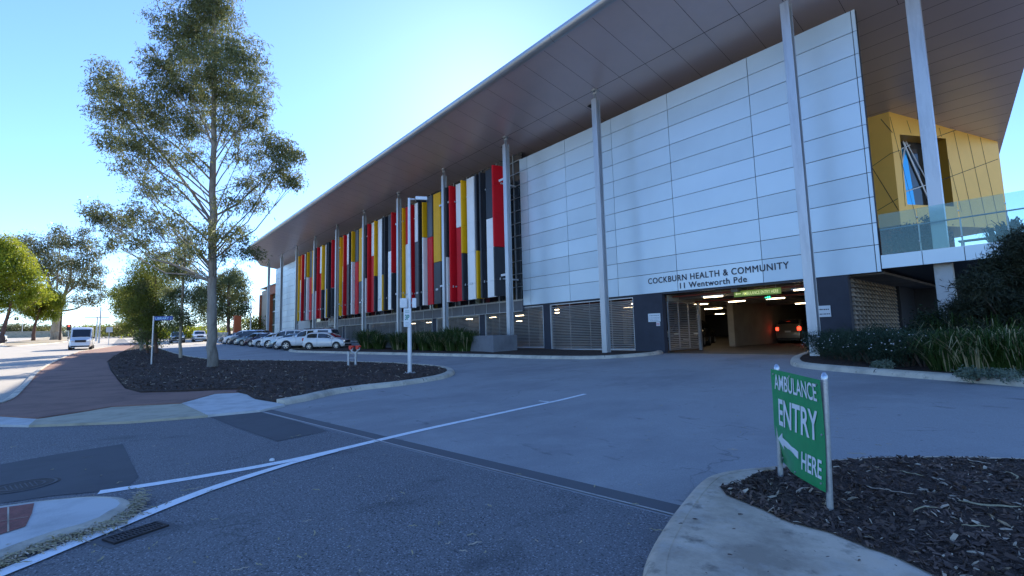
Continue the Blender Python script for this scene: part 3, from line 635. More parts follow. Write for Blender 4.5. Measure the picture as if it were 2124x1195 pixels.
mb=MB(); mb.box(-76.1,-5.4,D+.1,D+.3,.05,.5); 
for i in range(10): a=-76.1+i*5.4; mb.box(a,a+5.4,D+.1,D+.3,.0,g(a+5,21.4)+.02)
bp(mb,'plinth','dark_wall')
# open gate leaf
gt=MB(); n=25
for i in range(n): gt.obox((-13.33,23.35,.66+.095*(i+.5)),.085,3.0,.007,Matrix.Rotation(rad(38),3,'Y'))
for y in (21.86,22.85,23.85,24.85): gt.box(-13.36,-13.30,y-.025,y+.025,.60,3.08)
gt.box(-13.37,-13.29,21.85,24.88,.60,.65); gt.box(-13.37,-13.29,21.85,24.88,3.05,3.10)
for z in (1.2,2.0,2.6): gt.box(-13.28,-13.24,24.75,24.82,z-.1,z+.1)
bp(gt,'gate_leaf','galv')
mb=MB(); mb.box(-13.40,-13.25,24.9,25.05,.5,3.1); bp(mb,'gate_post','galv')
mb=MB(); mb.box(-13.38,-13.28,21.9,25.4,3.12,3.44); bp(mb,'gate_head','interior_wall')
# car park inside
mb=MB(); mb.box(-76,-4.3,D+.36,62,3.50,3.60); bp(mb,'car_park_ceiling','interior_ceiling')
for y in (22.9,27.2,31.4,36,42,50): mb=MB(); mb.box(-76,-5.4,y,y+.35,3.22,3.495); bp(mb,'ceiling_beam','interior_ceiling')
for x in (-10,-17,-25,-33,-41): mb=MB(); mb.box(x,x+.3,D+.4,60,3.30,3.496); bp(mb,'ceiling_beam','interior_ceiling')
mb=MB()
for y,z in ((22.3,3.35),(22.55,3.38),(24.6,3.15)): mb.tube([(-22,y,z),(-5.5,y,z)],.035,6)
bp(mb,'sprinkler_pipe','pipe_red',smooth=True)
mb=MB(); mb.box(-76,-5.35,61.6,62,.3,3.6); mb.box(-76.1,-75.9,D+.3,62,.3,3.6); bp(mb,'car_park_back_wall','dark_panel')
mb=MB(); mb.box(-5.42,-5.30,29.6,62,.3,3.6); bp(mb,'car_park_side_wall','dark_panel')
mb=MB(); mb.box(-14.28,-14.08,31.0,60,.35,3.49); mb.box(-14.45,-14.06,30.75,31.0,.35,3.49); bp(mb,'block_wall','interior_wall')
for x,y in [(-17.5,33),(-24,33),(-17.5,41),(-24,41),(-31,30),(-38,30),(-9.5,48),(-46,30),(-54,30)]: mb=MB(); mb.box(x-.2,x+.2,y-.3,y+.3,.3,3.49); bp(mb,'car_park_pillar','interior_wall')
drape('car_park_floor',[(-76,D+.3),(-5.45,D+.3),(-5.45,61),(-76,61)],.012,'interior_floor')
drape('driveway_threshold',[(-13.3,21.25),(-6.7,21.25),(-6.7,21.5),(-13.3,21.5)],.020,'apron_beige')
# unseen solid box added to block light, in place of upper rooms
mb=MB(); mb.box(-76.1,-14.5,22.4,49,3.62,11.0); bp(mb,'upper_light_block','dark_panel')
# lattice brick screen at the entry side
mb=MB(); mb.box(-5.48,-5.41,21.76,29.5,.3,3.6,1)
for c in range(13):
    y=22.05+c*.56
    for i in range(16):
        z=.62+i*.178; w=.34; x=-5.40
        mb.add([(x,y-.19,z),(x,y+.19,z),(x,y+.03,z+.165),(x,y-.03,z+.165),(x+.12,y-.17,z),(x+.12,y+.17,z),(x+.03,y+.03,z+.165),(x+.03,y-.03,z+.165)],[(0,4,5,1),(3,2,6,7),(0,3,7,4),(1,5,6,2),(4,7,6,5)],0)
bp(mb,'lattice_screen',['lattice_brick','dark_panel'])
# terrace
mb=MB()
for a,b in ((-4.26,-3.12),(-3.10,-2.05),(-2.03,-.10)): mb.box(a,b,D+.01,D+.08,3.66,4.15)
mb.box(-4.26,-.11,D+.081,D+.2,3.67,4.13,1)
bp(mb,'terrace_fascia',['cladding','joint'])
mb=MB(); mb.box(-13.5,-.12,D+.21,46,3.70,4.12); bp(mb,'terrace_slab','dark_panel')
mb=MB(); mb.box(-5.3,-1.7,33,33.3,.3,3.7); bp(mb,'undercroft_wall','dark_panel')
mb=MB(); mb.box(-13.4,-4.5,D+.26,31,3.62,3.69); bp(mb,'undercroft_soffit','dark_panel')
bal=None
for i,(a,b) in enumerate(((-4.22,-3.15),(-3.13,-2.08),(-2.06,-1.0),(-.98,-.16))):
    mb=MB(); mb.box(a,b,D+.02,D+.035,4.16,5.66); q=bp(mb,'glass_panel','balustrade_glass')
mb=MB(); mb.box(-.13,-.115,D+.03,24.6,4.16,5.66); bp(mb,'glass_panel','balustrade_glass')
mb=MB(); mb.tube([(-4.25,D+.16,5.10),(-.2,D+.16,5.12),(-.2,24.6,5.12)],.025,8)
for x in (-3.14,-2.07,-.99): 
    for z in (4.5,5.35): mb.tube([(x,D-.01,z),(x,D+.15,z)],.018,8)
    mb.box(x-.02,x+.02,D+.14,D+.18,4.13,5.1)
bp(mb,'handrail','steel',smooth=True)
mb=MB(); x,y=-2.66,21.95; mb.box(x-.20,x+.20,y-.14,y+.14,4.12,sz(y)+.05); bp(mb,'column','steel',bevel=.01)
mb=MB(); mb.box(x-.24,x+.24,y-.16,y+.16,.3,3.69); bp(mb,'concrete_column','apron_pale')
# yellow pod
PA=Vector((-5.2,31,0)); PD=Vector((.463,.886,0)).normalized(); PN=Vector((PD.y,-PD.x,0)); L_=6.05; PB=PA+PD*L_
def pod(px,py,proud=0):
    r=ray(px,py); t=((PA-C).dot(PN)+proud)/r.dot(PN); return C+r*t
def podu(px,py): q=pod(px,py); return (Vector((q.x,q.y,0))-PA).dot(PD),q.z
L_=podu(2070,300)[0]; PB=PA+PD*L_
ua,ztw=podu(1866,279); ub,_=podu(1963,297); _,zbw=podu(1880,424)
zb=min(podu(1868,453)[1],podu(2040,472)[1])
mb=MB()
def fp(u,z,n=0): q=PA+PD*u+PN*n; return (q.x,q.y,z)
def topz(u): return sz((PA+PD*u).y)+.02
mb.add([fp(0,zb),fp(ua,zb),fp(ua,topz(ua)),fp(0,topz(0))],[(0,1,2,3)]); mb.add([fp(ub,zb),fp(L_,zb),fp(L_,topz(L_)),fp(ub,topz(ub))],[(0,1,2,3)])
mb.add([fp(ua,zb),fp(ub,zb),fp(ub,zbw),fp(ua,zbw)],[(0,1,2,3)]); mb.add([fp(ua,ztw),fp(ub,ztw),fp(ub,topz(ub)),fp(ua,topz(ua))],[(0,1,2,3)])
mb.quad((-13.4,31,zb),(PA.x,31,zb),(PA.x,31,topz(0)),(-13.4,31,sz(31)+.02))
mb.quad(fp(L_,zb),(PB.x-3,PB.y+1.5,zb),(PB.x-3,PB.y+1.5,sz(PB.y)),fp(L_,topz(L_)))
mb.add([(-13.4,31,zb),fp(0,zb),fp(L_,zb),(PB.x-3,PB.y+1.5,zb),(-13.4,38,zb)],[(4,3,2,1,0)])
podw=bp(mb,'yellow_pod','pod_yellow')
mb=MB(); dd=-.75
for (u0,z0,u1,z1) in((ua,zbw,ub,zbw),(ub,zbw,ub,ztw),(ub,ztw,ua,ztw),(ua,ztw,ua,zbw)): mb.quad(fp(u0,z0),fp(u1,z1),fp(u1,z1,dd),fp(u0,z0,dd))
bp(mb,'window_reveal','pod_reveal',parent=podw)
um=ua+(ub-ua)*.42
mb=MB(); mb.add([fp(ua,zbw,dd),fp(ua+(ub-ua)*.5,zbw,dd),fp(ua+(ub-ua)*.42,ztw-.35,dd),fp(ua,ztw-.35,dd)],[(0,1,2,3)]); bp(mb,'window_pane','glass_blue',parent=podw)
mb=MB(); mb.add([fp(ua+(ub-ua)*.5,zbw,dd),fp(ub,zbw,dd),fp(ub,ztw,dd),fp(ua,ztw,dd),fp(ua,ztw-.35,dd),fp(ua+(ub-ua)*.42,ztw-.35,dd)],[(0,1,2,3,4,5)]); bp(mb,'window_pane','glass_dark',parent=podw)
mb=MB()
for (u0,z0,u1,z1,w) in((0,.0,.42,1,.05),(.0,.78,.5,.95,.03),(.35,1,.85,0,.05),(.0,.18,1,.42,.035),(.42,1,1,.1,.03)):
    a=Vector(fp(ua+(ub-ua)*(u0),zbw+(ztw-zbw)*(1-z0 if False else z0),dd+.05)); b=Vector(fp(ua+(ub-ua)*u1,zbw+(ztw-zbw)*z1,dd+.05)); mb.tube([a,b],w,6)
bp(mb,'window_frame','white_steel',parent=podw)
mb=MB()
def pline(a,b,w=.014):
    A=pod(*a,proud=.006);B=pod(*b,proud=.006); t=(B-A).normalized(); nn=t.cross(PN)*w; mb.quad(A-nn,B-nn,B+nn,A+nn)
for a,b in [((1881,250),(1890,277)),((1948,265),(1953,284)),((1967,330),(1995,440)),((1978,271),(2022,470)),((2007,278),(2049,472)),((2033,285),(2074,472)),((1952,374),(2070,330)),((1941,285),(1990,267)),((1849,318),(1866,312)),((1846,242),(1900,452)),((1868,312),(1878,428))]: pline(a,b)
def lline(a,b,w=.014):
    A=ony(*a,30.99);B=ony(*b,30.99); t=(B-A).normalized(); nn=t.cross(Vector((0,1,0)))*w; mb.quad(A-nn,B-nn,B+nn,A+nn)
for a,b in [((1808,346),(1848,318)),((1827,247),(1851,275)),((1809,348),(1864,437)),((1820,437),(1862,412))]: lline(a,b)
bp(mb,'pod_joints','joint',parent=podw)
mb=MB(); mb.box(-13.3,-5.9,32.0,40,4.11,7.08); q0=PA+PD*.9-PN*1.0; q1=PA+PD*5.0-PN*1.0
mb.add([(q0.x,q0.y,4.12),(q1.x,q1.y,4.12),(q1.x,q1.y,7.08),(q0.x,q0.y,7.08)],[(0,1,2,3)]); bp(mb,'terrace_wall','brick_red')
# ------------------------------------------------------------------ signs and fittings on the building
def wall_sign(name,label,px0,py0,px1,py1,lines,y=D-.012,matn='sign_white',tm='sign_grey_text'):
    a=ony(px0,py0,y); b=ony(px1,py1,y); z1=a.z; z0=b.z; x0,x1=a.x,b.x
    t=thing(name,label,'sign',((x0+x1)/2,y,z0))
    mb=MB(); w=(x1-x0)/2; h=z1-z0; mb.box(-w,w,0,.02,0,h); mb.build('panel',matn,t)
    mb=MB()
    for (txt,zf,hf,wf) in lines: text_on(mb,txt,h*hf,2*w*wf,lambda u,v,k,zf=zf,wf=wf:(-w*wf+u,-.004,h*zf+v))
    if lines: mb.build('lettering',tm,t)
    return t
wall_sign('parking_sign','white parking rules sign on the dark wall left of the car park entry',1344,651,1370,667,[('#',.70,.14,.8),('#',.46,.08,.85),('#',.30,.08,.8),('#',.12,.10,.7)])
wall_sign('camera_sign','small red and white sign under the parking sign at the entry',1361,668,1369,676,[('#',.55,.3,.8),('#',.2,.3,.8)],tm='fin_red')
wall_sign('direction_sign','white direction sign on the dark wall right of the entry column',1693,635,1724,657,[('#',.62,.16,.8),('#',.22,.14,.88)],tm='letter')
wall_sign('number_sign','pale sign with dark characters hung on the grey beam under the fins',681,660,697,674,[('7 S',.25,.45,.7)],y=D-.12,matn='hoarding',tm='letter')
a=ony(620,666,D-.1); b=ony(644,684,D-.1); mb=MB(); mb.box(a.x,b.x,D-.16,D-.11,b.z,a.z); tag(mb.build('blank_board','hoarding'),'blank cream board fixed below the farthest colourful fins','board')
# hanging lime sign
a=ony(1522,606.5,22.1); b=ony(1620,606,22.1); w=(b.x-a.x)/2
t=thing('hanging_sign','long lime green sign with arrow hanging across the car park entry','sign',((a.x+b.x)/2,22.1,3.08))
mb=MB(); mb.box(-w,w,0,.03,0,.27); mb.build('panel','lime',t)
mb=MB(); text_on(mb,'AMBULANCE ENTRY HERE',.14,2*w*.76,lambda u,v,k:(-w+2*w*.19+u,-.006,.065+v),bold=.01)
mb.add([(-w*.94,-.006,.135),(-w*.86,-.006,.20),(-w*.86,-.006,.155),(-w*.68,-.006,.155),(-w*.68,-.006,.115),(-w*.86,-.006,.115),(-w*.86,-.006,.07)],[(0,6,5,4,3,2,1)]); mb.build('lettering','lime_text',t)
mb=MB(); mb.tube([(-w*.8,.015,.27),(-w*.8,.015,.41)],.008,6); mb.tube([(w*.8,.015,.27),(w*.8,.015,.41)],.008,6); mb.build('hanger','galv',t)
a=onz(1592,617,3.1); t=thing('exit_sign','small green lit exit sign under the car park ceiling beside a lamp','exit sign',(a.x,a.y,a.z)); mb=MB(); mb.box(-.16,.16,0,.03,-.09,.09); mb.build('panel','dark_panel',t); mb=MB(); mb.add([(x_,-.004,z_) for x_,z_ in ((-.12,-.02),(-.03,-.02),(-.03,.02),(-.12,.02),(-.02,-.05),(.03,-.05),(.03,.05),(-.02,.05),(.06,-.06),(.13,-.06),(.13,.06),(.06,.06))],[(0,1,2,3),(4,5,6,7),(8,9,10,11)]); mb.build('symbol','exit_green',t)
mb=MB(); mb.tube([(0,0,.09),(0,0,.3)],.01,6); mb.build('hanger','galv',t)
# ceiling lamps
mbb=MB(); mbb.box(-.55,.55,-.07,.07,0,.07)
lab1=['long lamp just inside the entry above the open gate','lamp left of the lime sign near the entry mouth','lamp nearest the entry column above the lime sign','lamp directly under the left end of the lime sign','lamp beside the green exit sign','first lamp above the dark parked cars inside the entry','second lamp above the dark parked cars inside the entry','third lamp above the dark parked cars inside the entry','deep lamp over the rear of the dark parked cars','lowest lamp beside the open gate post','lamp half hidden by the big entry column']
lp=[(1416,611),(1502,602),(1615,593),(1528,625),(1608,619),(1453,631),(1467,641),(1485,640),(1493,651),(1452,657.7),(1666,629)]
lv=[(1073,641.5),(1078,654.7),(1077,666),(1241,625.7),(1224.6,642),(1181.7,658),(1267,624),(1305,636.6),(1303.7,651),(1150,649),(940.6,654),(973.5,662),(1021.5,658),(856.8,671),(889.7,668.7),(793.7,675.8),(770,677)]
lab2=['top lamp seen through the louvres right of the steel column before the white wall','middle lamp seen through the louvres right of the steel column before the white wall','lowest lamp seen through the louvres right of the steel column before the white wall','lamp behind the louvres just left of the second tall column','dim lamp behind the middle of the long louvre screen','low lamp behind the long louvre screen','lamp behind the louvres just right of the second tall column','upper lamp behind the last louvre screen by the dark wall','lower lamp behind the last louvre screen by the dark wall','lamp behind the louvres beside the dark pier','lamp behind louvres above the right end of the strappy plants','second lamp behind louvres above the strappy plants','lamp behind louvres above the concrete planter wall','lamp behind louvres just right of the light pole','lamp behind louvres beside the dark pier right of the light pole','lamp behind louvres above the first strappy plant','farthest lamp behind louvres beside the car park kerb']
proto=None
for i,(q,l) in enumerate(zip(lp+lv,lab1+lab2)):
    p=onz(q[0],q[1],3.16 if i>=11 else 3.2)
    if p.y<22: p.y=22.3
    if proto is None:
        t=thing('ceiling_lamp','x','lamp'); mb=MB(); mb.box(-.55,.55,-.08,.08,.045,.09); mb.build('housing','white_steel',t); mb=MB(); mb.box(-.46,.46,-.045,.045,0,.044); mb.build('diffuser','lamp',t); mb=MB(); mb.tube([(-.4,0,.09),(-.4,0,.34)],.006,5); mb.tube([(.4,0,.09),(.4,0,.34)],.006,5); mb.build('rod','galv',t); proto=t
    else: t=copy_tree(proto)
    t.location=(p.x,p.y,p.z-.03); t['label']='warm '+l; t['group']='lamps under the car park ceiling'
# ================================================================== green sign in the foreground
R0=Vector((-1.505,4.87))*.915; L0=Vector((-2.175,5.60))*.915; gz=.145
t=thing('entry_sign','green sheet metal sign on two galvanised posts in the dark mulch','sign',(R0.x,R0.y,gz)); base=Vector((R0.x,R0.y,gz))
for q,h in ((R0,1.085),(L0,1.08)):
    q=q-base.xy; mb=MB(); mb.tube([(q.x,q.y,-.1),(q.x,q.y,h-.06)],.024,14); pst=mb.build('post','galv',t,smooth=True)
    mb=MB(); mb.tube([(q.x,q.y,h-.06),(q.x,q.y,h-.03),(q.x,q.y,h-.02),(q.x,q.y,h)],[.026,.026,.021,.008],14); mb.build('cap','blue_cap',pst,smooth=True)
dv=(R0-L0); W_=dv.length; dv.normalize(); nv=Vector((dv.y,-dv.x))  # faces the road
if nv.dot(-R0)<0: nv=-nv
def sgn(u,v,k=0):
    """u 0..1 left to right, v 0..1 bottom to top"""
    ww=W_+.09; bend=.030*math.exp(-((u)/.22)**2)*sin(v*2*pi*.9+.6)*(1.0)*(1-v*v)-.10*math.exp(-(u/.30)**2)*math.exp(-(v/.42)**2)+.012*sin(u*3+v*4)
    p=L0-dv*.05+dv*(u*ww)+nv*(.045+bend+k)-base.xy
    z0=.288-(.035*(1-u)) ; z1=1.172
    return (p.x,p.y,z0+(z1-z0)*v-gz)
n=26; mb=MB(); 
for s,kk in ((0,0),(1,-.003)):
    vs=[sgn(i/n,j/n,kk) for j in range(n+1) for i in range(n+1)]
    fs=[(j*(n+1)+i,j*(n+1)+i+1,(j+1)*(n+1)+i+1,(j+1)*(n+1)+i) for j in range(n) for i in range(n)]
    mb.add(vs,fs if not s else [f[::-1] for f in fs],s)
bo=mb.build('panel',['sign_green','galv'],t,smooth=True)
mb=MB()
def stext(txt,u0,u1,v0,v1,bold=.028):
    vs,fs=text_mesh(txt,1,1,bold=bold)
    y1=max(v for _,v in vs)
    # subdivide so the letters follow the bent sheet
    bm=bmesh.new(); V=[bm.verts.new((u,v,0)) for u,v in vs]
    for f in fs:
        try: bm.faces.new([V[i] for i in f])
        except Exception: pass
    for k in range(1,26): bmesh.ops.bisect_plane(bm,geom=bm.verts[:]+bm.edges[:]+bm.faces[:],plane_co=(k/26,0,0),plane_no=(1,0,0))
    for k in range(1,8): bmesh.ops.bisect_plane(bm,geom=bm.verts[:]+bm.edges[:]+bm.faces[:],plane_co=(0,y1*k/8,0),plane_no=(0,1,0))
    bmesh.ops.triangulate(bm,faces=bm.faces[:]); bm.verts.index_update()
    mb.add([sgn(u0+(u1-u0)*v.co.x,v0+(v1-v0)*v.co.y/y1,.006) for v in bm.verts],[tuple(w.index for w in f.verts) for f in bm.faces]); bm.free()
stext('AMBULANCE',.08,.93,.795,.955,.012); stext('ENTRY',.15,.91,.43,.70,.018); stext('HERE',.63,.95,.10,.265,.016)
ar=[(.07,.265),(.21,.35),(.21,.30),(.57,.245),(.57,.175),(.21,.225),(.21,.175)]
mb.add([sgn(u,v,.004) for u,v in ar]+[sgn(.4,.24,.004)],[(0,1,2),(0,2,5),(0,5,6),(2,5,7),(2,7,3),(3,7,4),(4,7,5)])
mb.build('lettering','sign_white',t)
mb=MB()
for u,v in ((.94,.95),(.94,.06),(.96,.5),(.06,.95),(.08,.06),(.42,.965),(.5,.03)):
    a=Vector(sgn(u,v,.002)); mb.tube([a,a+Vector((nv.x,nv.y,0))*.008],.009,8)
mb.build('bolt','galv',t)
from mathutils import Quaternion
t.rotation_euler=Quaternion(Vector((R0.x,R0.y,0)).normalized(),.037).to_euler()
# ------------------------------------------------------------------ light pole with 3P sign
def topz_at(px,py,base):  # height of a point above base on a vertical through base
    r=ray(px,py); k=math.hypot(base.x,base.y)/math.hypot(r.x,r.y); return C.z+r.z*k
b=P(850,780)
t=thing('lamp_post','tall pale lamp post with floodlight boxes and a 3P sign on the mulch island','lamp post',b)
H=topz_at(848,411,b)-b.z; zs=topz_at(845,640,b)-b.z; zs0=topz_at(845,678,b)-b.z; zf0=topz_at(850,639,b)-b.z; zf1=topz_at(850,619,b)-b.z
vd=Vector((-b.x,-b.y,0)).normalized(); sd=Vector((vd.y,-vd.x,0)); sd=-sd if sd.dot(RV)<0 else sd
mb=MB(); mb.tube([(0,0,0),(0,0,zf0),(0,0,zf1+1.2),(0,0,H)],[.085,.075,.062,.05],14); mb.tube([(0,0,H-.05),tuple(sd*.22+Vector((0,0,H-.04)))],.035,8); mb.build('pole','white_steel',t,smooth=True)
mb=MB(); mb.box(-.17,.17,-.17,.17,0,.13); 
for a in(-1,1):
    for c in(-1,1): mb.tube([(a*.12,c*.12,.13),(a*.12,c*.12,.17)],.02,6)
mb.build('base_plate','galv',t)
Rm=Matrix((sd,-vd,Vector((0,0,1)))).transposed()
mb=MB(); c=sd*.48+Vector((0,0,H-.02)); mb.obox(c,.46,.30,.14,Rm); hd=mb.build('lamp_head','white_steel',t,bevel=.015)
mb=MB(); mb.obox(c-Vector((0,0,.085)),.40,.24,.03,Rm); mb.build('lens','plastic_black',hd)
for s,w in ((-1,.27),(1,.16)):
    mb=MB(); mb.obox(sd*(s*(.10+w/2)+.0)+vd*.02+Vector((0,0,(zf0+zf1)/2)),w,.22,zf1-zf0,Rm); mb.tube([(0,0,(zf0+zf1)/2),tuple(sd*s*.12+Vector((0,0,(zf0+zf1)/2)))],.03,6); mb.build('control_box','white_steel',t,bevel=.02)
sw=.145; mb=MB(); cc=vd*.10-sd*.09; mb.obox(cc+Vector((0,0,(zs+zs0)/2)),.27,.012,zs-zs0,Rm); sg=mb.build('parking_panel','sign_white',t)
mb=MB()
def pf(u,v,k): return cc+vd*.010+sd*(-.135+u)+Vector((0,0,zs0+v))
hh=zs-zs0
text_on(mb,'3P',hh*.27,.17,lambda u,v,k:pf(.05+u,hh*.38+v,k),bold=.03); text_on(mb,'#',hh*.05,.15,lambda u,v,k:pf(.06+u,hh*.85+v,k)); text_on(mb,'#',hh*.05,.15,lambda u,v,k:pf(.06+u,hh*.77+v,k))
mb.build('lettering','sign_teal',sg)
mb=MB(); text_on(mb,'#',hh*.04,.13,lambda u,v,k:pf(.07+u,hh*.22+v,k)); text_on(mb,'#',hh*.04,.19,lambda u,v,k:pf(.04+u,hh*.14+v,k)); text_on(mb,'#',hh*.04,.13,lambda u,v,k:pf(.07+u,hh*.07+v,k)); mb.build('lettering','sign_grey_text',sg)
# ------------------------------------------------------------------ fire booster
b=P(730,762)
t=thing('fire_hydrant','twin grey standpipe hydrant with bright red caps on the mulch island','hydrant',b,rad(42))
h=topz_at(735,717,b)-b.z
for x in (-.19,.19):
    mb=MB(); mb.tube([(x,0,-.1),(x,0,.10),(x,0,.105),(x,0,.12),(x,0,.125),(x,0,h*.72)],[.055,.055,.10,.10,.055,.055],14)
    if x<0: mb.tube([(x,0,h*.60),(x,0,h*.64)],.09,14)
    mb.build('standpipe','galv',t,smooth=True)
mb=MB(); mb.tube([(-.19,0,h*.42),(.19,0,h*.42)],.035,10); mb.tube([(.19,0,h*.60),(.0,-.02,h*.74),(-.02,-.02,h*.80)],.05,10); mb.tube([(.19,0,h*.6),(.32,-.02,h*.80)],.045,10); mb.build('cross_pipe','galv',t,smooth=True)
for x in (-.03,.32):
    mb=MB(); mb.tube([(x,0,h*.78),(x,0,h*.80),(x,0,h*.93),(x,0,h*.95)],[.05,.075,.075,.05],14,mi=0); vb=mb.build('valve','white_steel',t,smooth=True)
    mb=MB(); mb.tube([(x,0,h*.90),(x,0,h*.92),(x,0,h),(x,0,h*1.01)],[.07,.135,.135,.09],14); mb.tube([(x,-.16,h*.88),(x,-.02,h*.88)],.065,12); mb.build('cap','hyd_red',vb,smooth=True)
# ------------------------------------------------------------------ blue street sign
b=P(314,760); H=topz_at(319,656,b)-b.z; dd=dep(319,656,(M and (b-C).dot(F)))
t=thing('street_sign','blue library finger sign on a thin grey post among the mulch','sign',b)
mb=MB(); mb.tube([(0,0,-.1),(0,0,H)],.045,10); mb.build('post','galv',t,smooth=True)
sx=RV.copy(); sx.z=0; sx.normalize(); nn=Vector((-sx.y,sx.x,0)); nn=-nn if nn.dot(b)>0 else nn; Rm=Matrix((sx,-nn,Vector((0,0,1)))).transposed(); Wd=1.10
mb=MB(); mb.obox(sx*(.04+Wd/2)+Vector((0,0,H-.14)),Wd,.02,.24,Rm); pb=mb.build('blade','sign_blue',t)
mb=MB(); text_on(mb,'LIBRARY',.14,.82,lambda u,v,k:sx*(.10+u)+nn*.012+Vector((0,0,H-.21+v)),bold=.02); text_on(mb,'i',.12,.03,lambda u,v,k:sx*(1.02+u)+nn*.012+Vector((0,0,H-.20+v)),bold=.03); mb.build('lettering',mat('sign_text_blue',(.30,.55,.80),.5),pb)
# ================================================================== vehicles (front towards +x, origin on the ground at the centre)
SPEC={
 'hatch':dict(L=3.85,W=1.68,top=[(-1.90,.55),(-1.88,.98),(-1.72,1.16),(-1.42,1.45),(-.95,1.52),(0,1.51),(.38,1.42),(1.05,1.0),(1.55,.86),(1.80,.72),(1.90,.50)],belt=[(-1.9,1.0),(1.9,.86)],green=(-1.60,1.02),wind=(.42,1.02),rear=(-1.72,-1.44),wh=(-1.22,1.22),wr=.29,side=[(-1.45,-.55),(-.45,.75)]),
 'suv':dict(L=4.75,W=1.88,top=[(-2.36,.6),(-2.34,1.1),(-2.2,1.35),(-1.95,1.70),(-1.3,1.78),(-.1,1.77),(.35,1.66),(1.05,1.16),(1.8,1.06),(2.2,.92),(2.36,.6)],belt=[(-2.4,1.14),(2.4,1.02)],green=(-2.1,1.02),wind=(.38,1.02),rear=(-2.2,-1.98),wh=(-1.42,1.42),wr=.36,side=[(-1.9,-1.25),(-1.15,-.35),(-.25,.65)]),
 'sedan':dict(L=4.55,W=1.78,top=[(-2.27,.55),(-2.25,.98),(-1.75,1.06),(-1.05,1.40),(-.5,1.46),(.1,1.45),(.45,1.36),(1.2,.98),(1.85,.86),(2.15,.72),(2.27,.48)],belt=[(-2.3,.98),(2.3,.84)],green=(-1.6,1.15),wind=(.48,1.15),rear=(-1.70,-1.08),wh=(-1.35,1.38),wr=.31,side=[(-1.15,-.45),(-.35,.8)]),
 'ute':dict(L=5.35,W=1.9,top=[(-2.67,.65),(-2.66,1.15),(-2.6,1.25),(-2.4,1.80),(-1.1,1.84),(-.95,1.82),(-.1,1.80),(.35,1.68),(1.0,1.20),(1.95,1.12),(2.5,.98),(2.67,.6)],belt=[(-2.7,1.12),(2.7,1.06)],green=(-2.45,.98),wind=(.38,.98),rear=(-2.6,-2.42),wh=(-1.62,1.6),wr=.39,side=[(-2.2,-1.25),(-.85,-.3),(-.2,.62)]),
 'van':dict(L=5.9,W=2.06,top=[(-2.95,.6),(-2.94,2.4),(-2.8,2.55),(-1.5,2.62),(1.0,2.60),(1.45,2.42),(2.12,1.32),(2.55,1.14),(2.85,.98),(2.95,.55)],belt=[(-3,1.32),(1.6,1.30),(3,1.1)],green=(-2.9,2.1),wind=(1.50,2.08),rear=(-2.94,-2.9),wh=(-1.85,1.98),wr=.35,side=[(.95,1.55)]),
}
def li(K,x): return float(np.interp(x,[k[0] for k in K],[k[1] for k in K]))
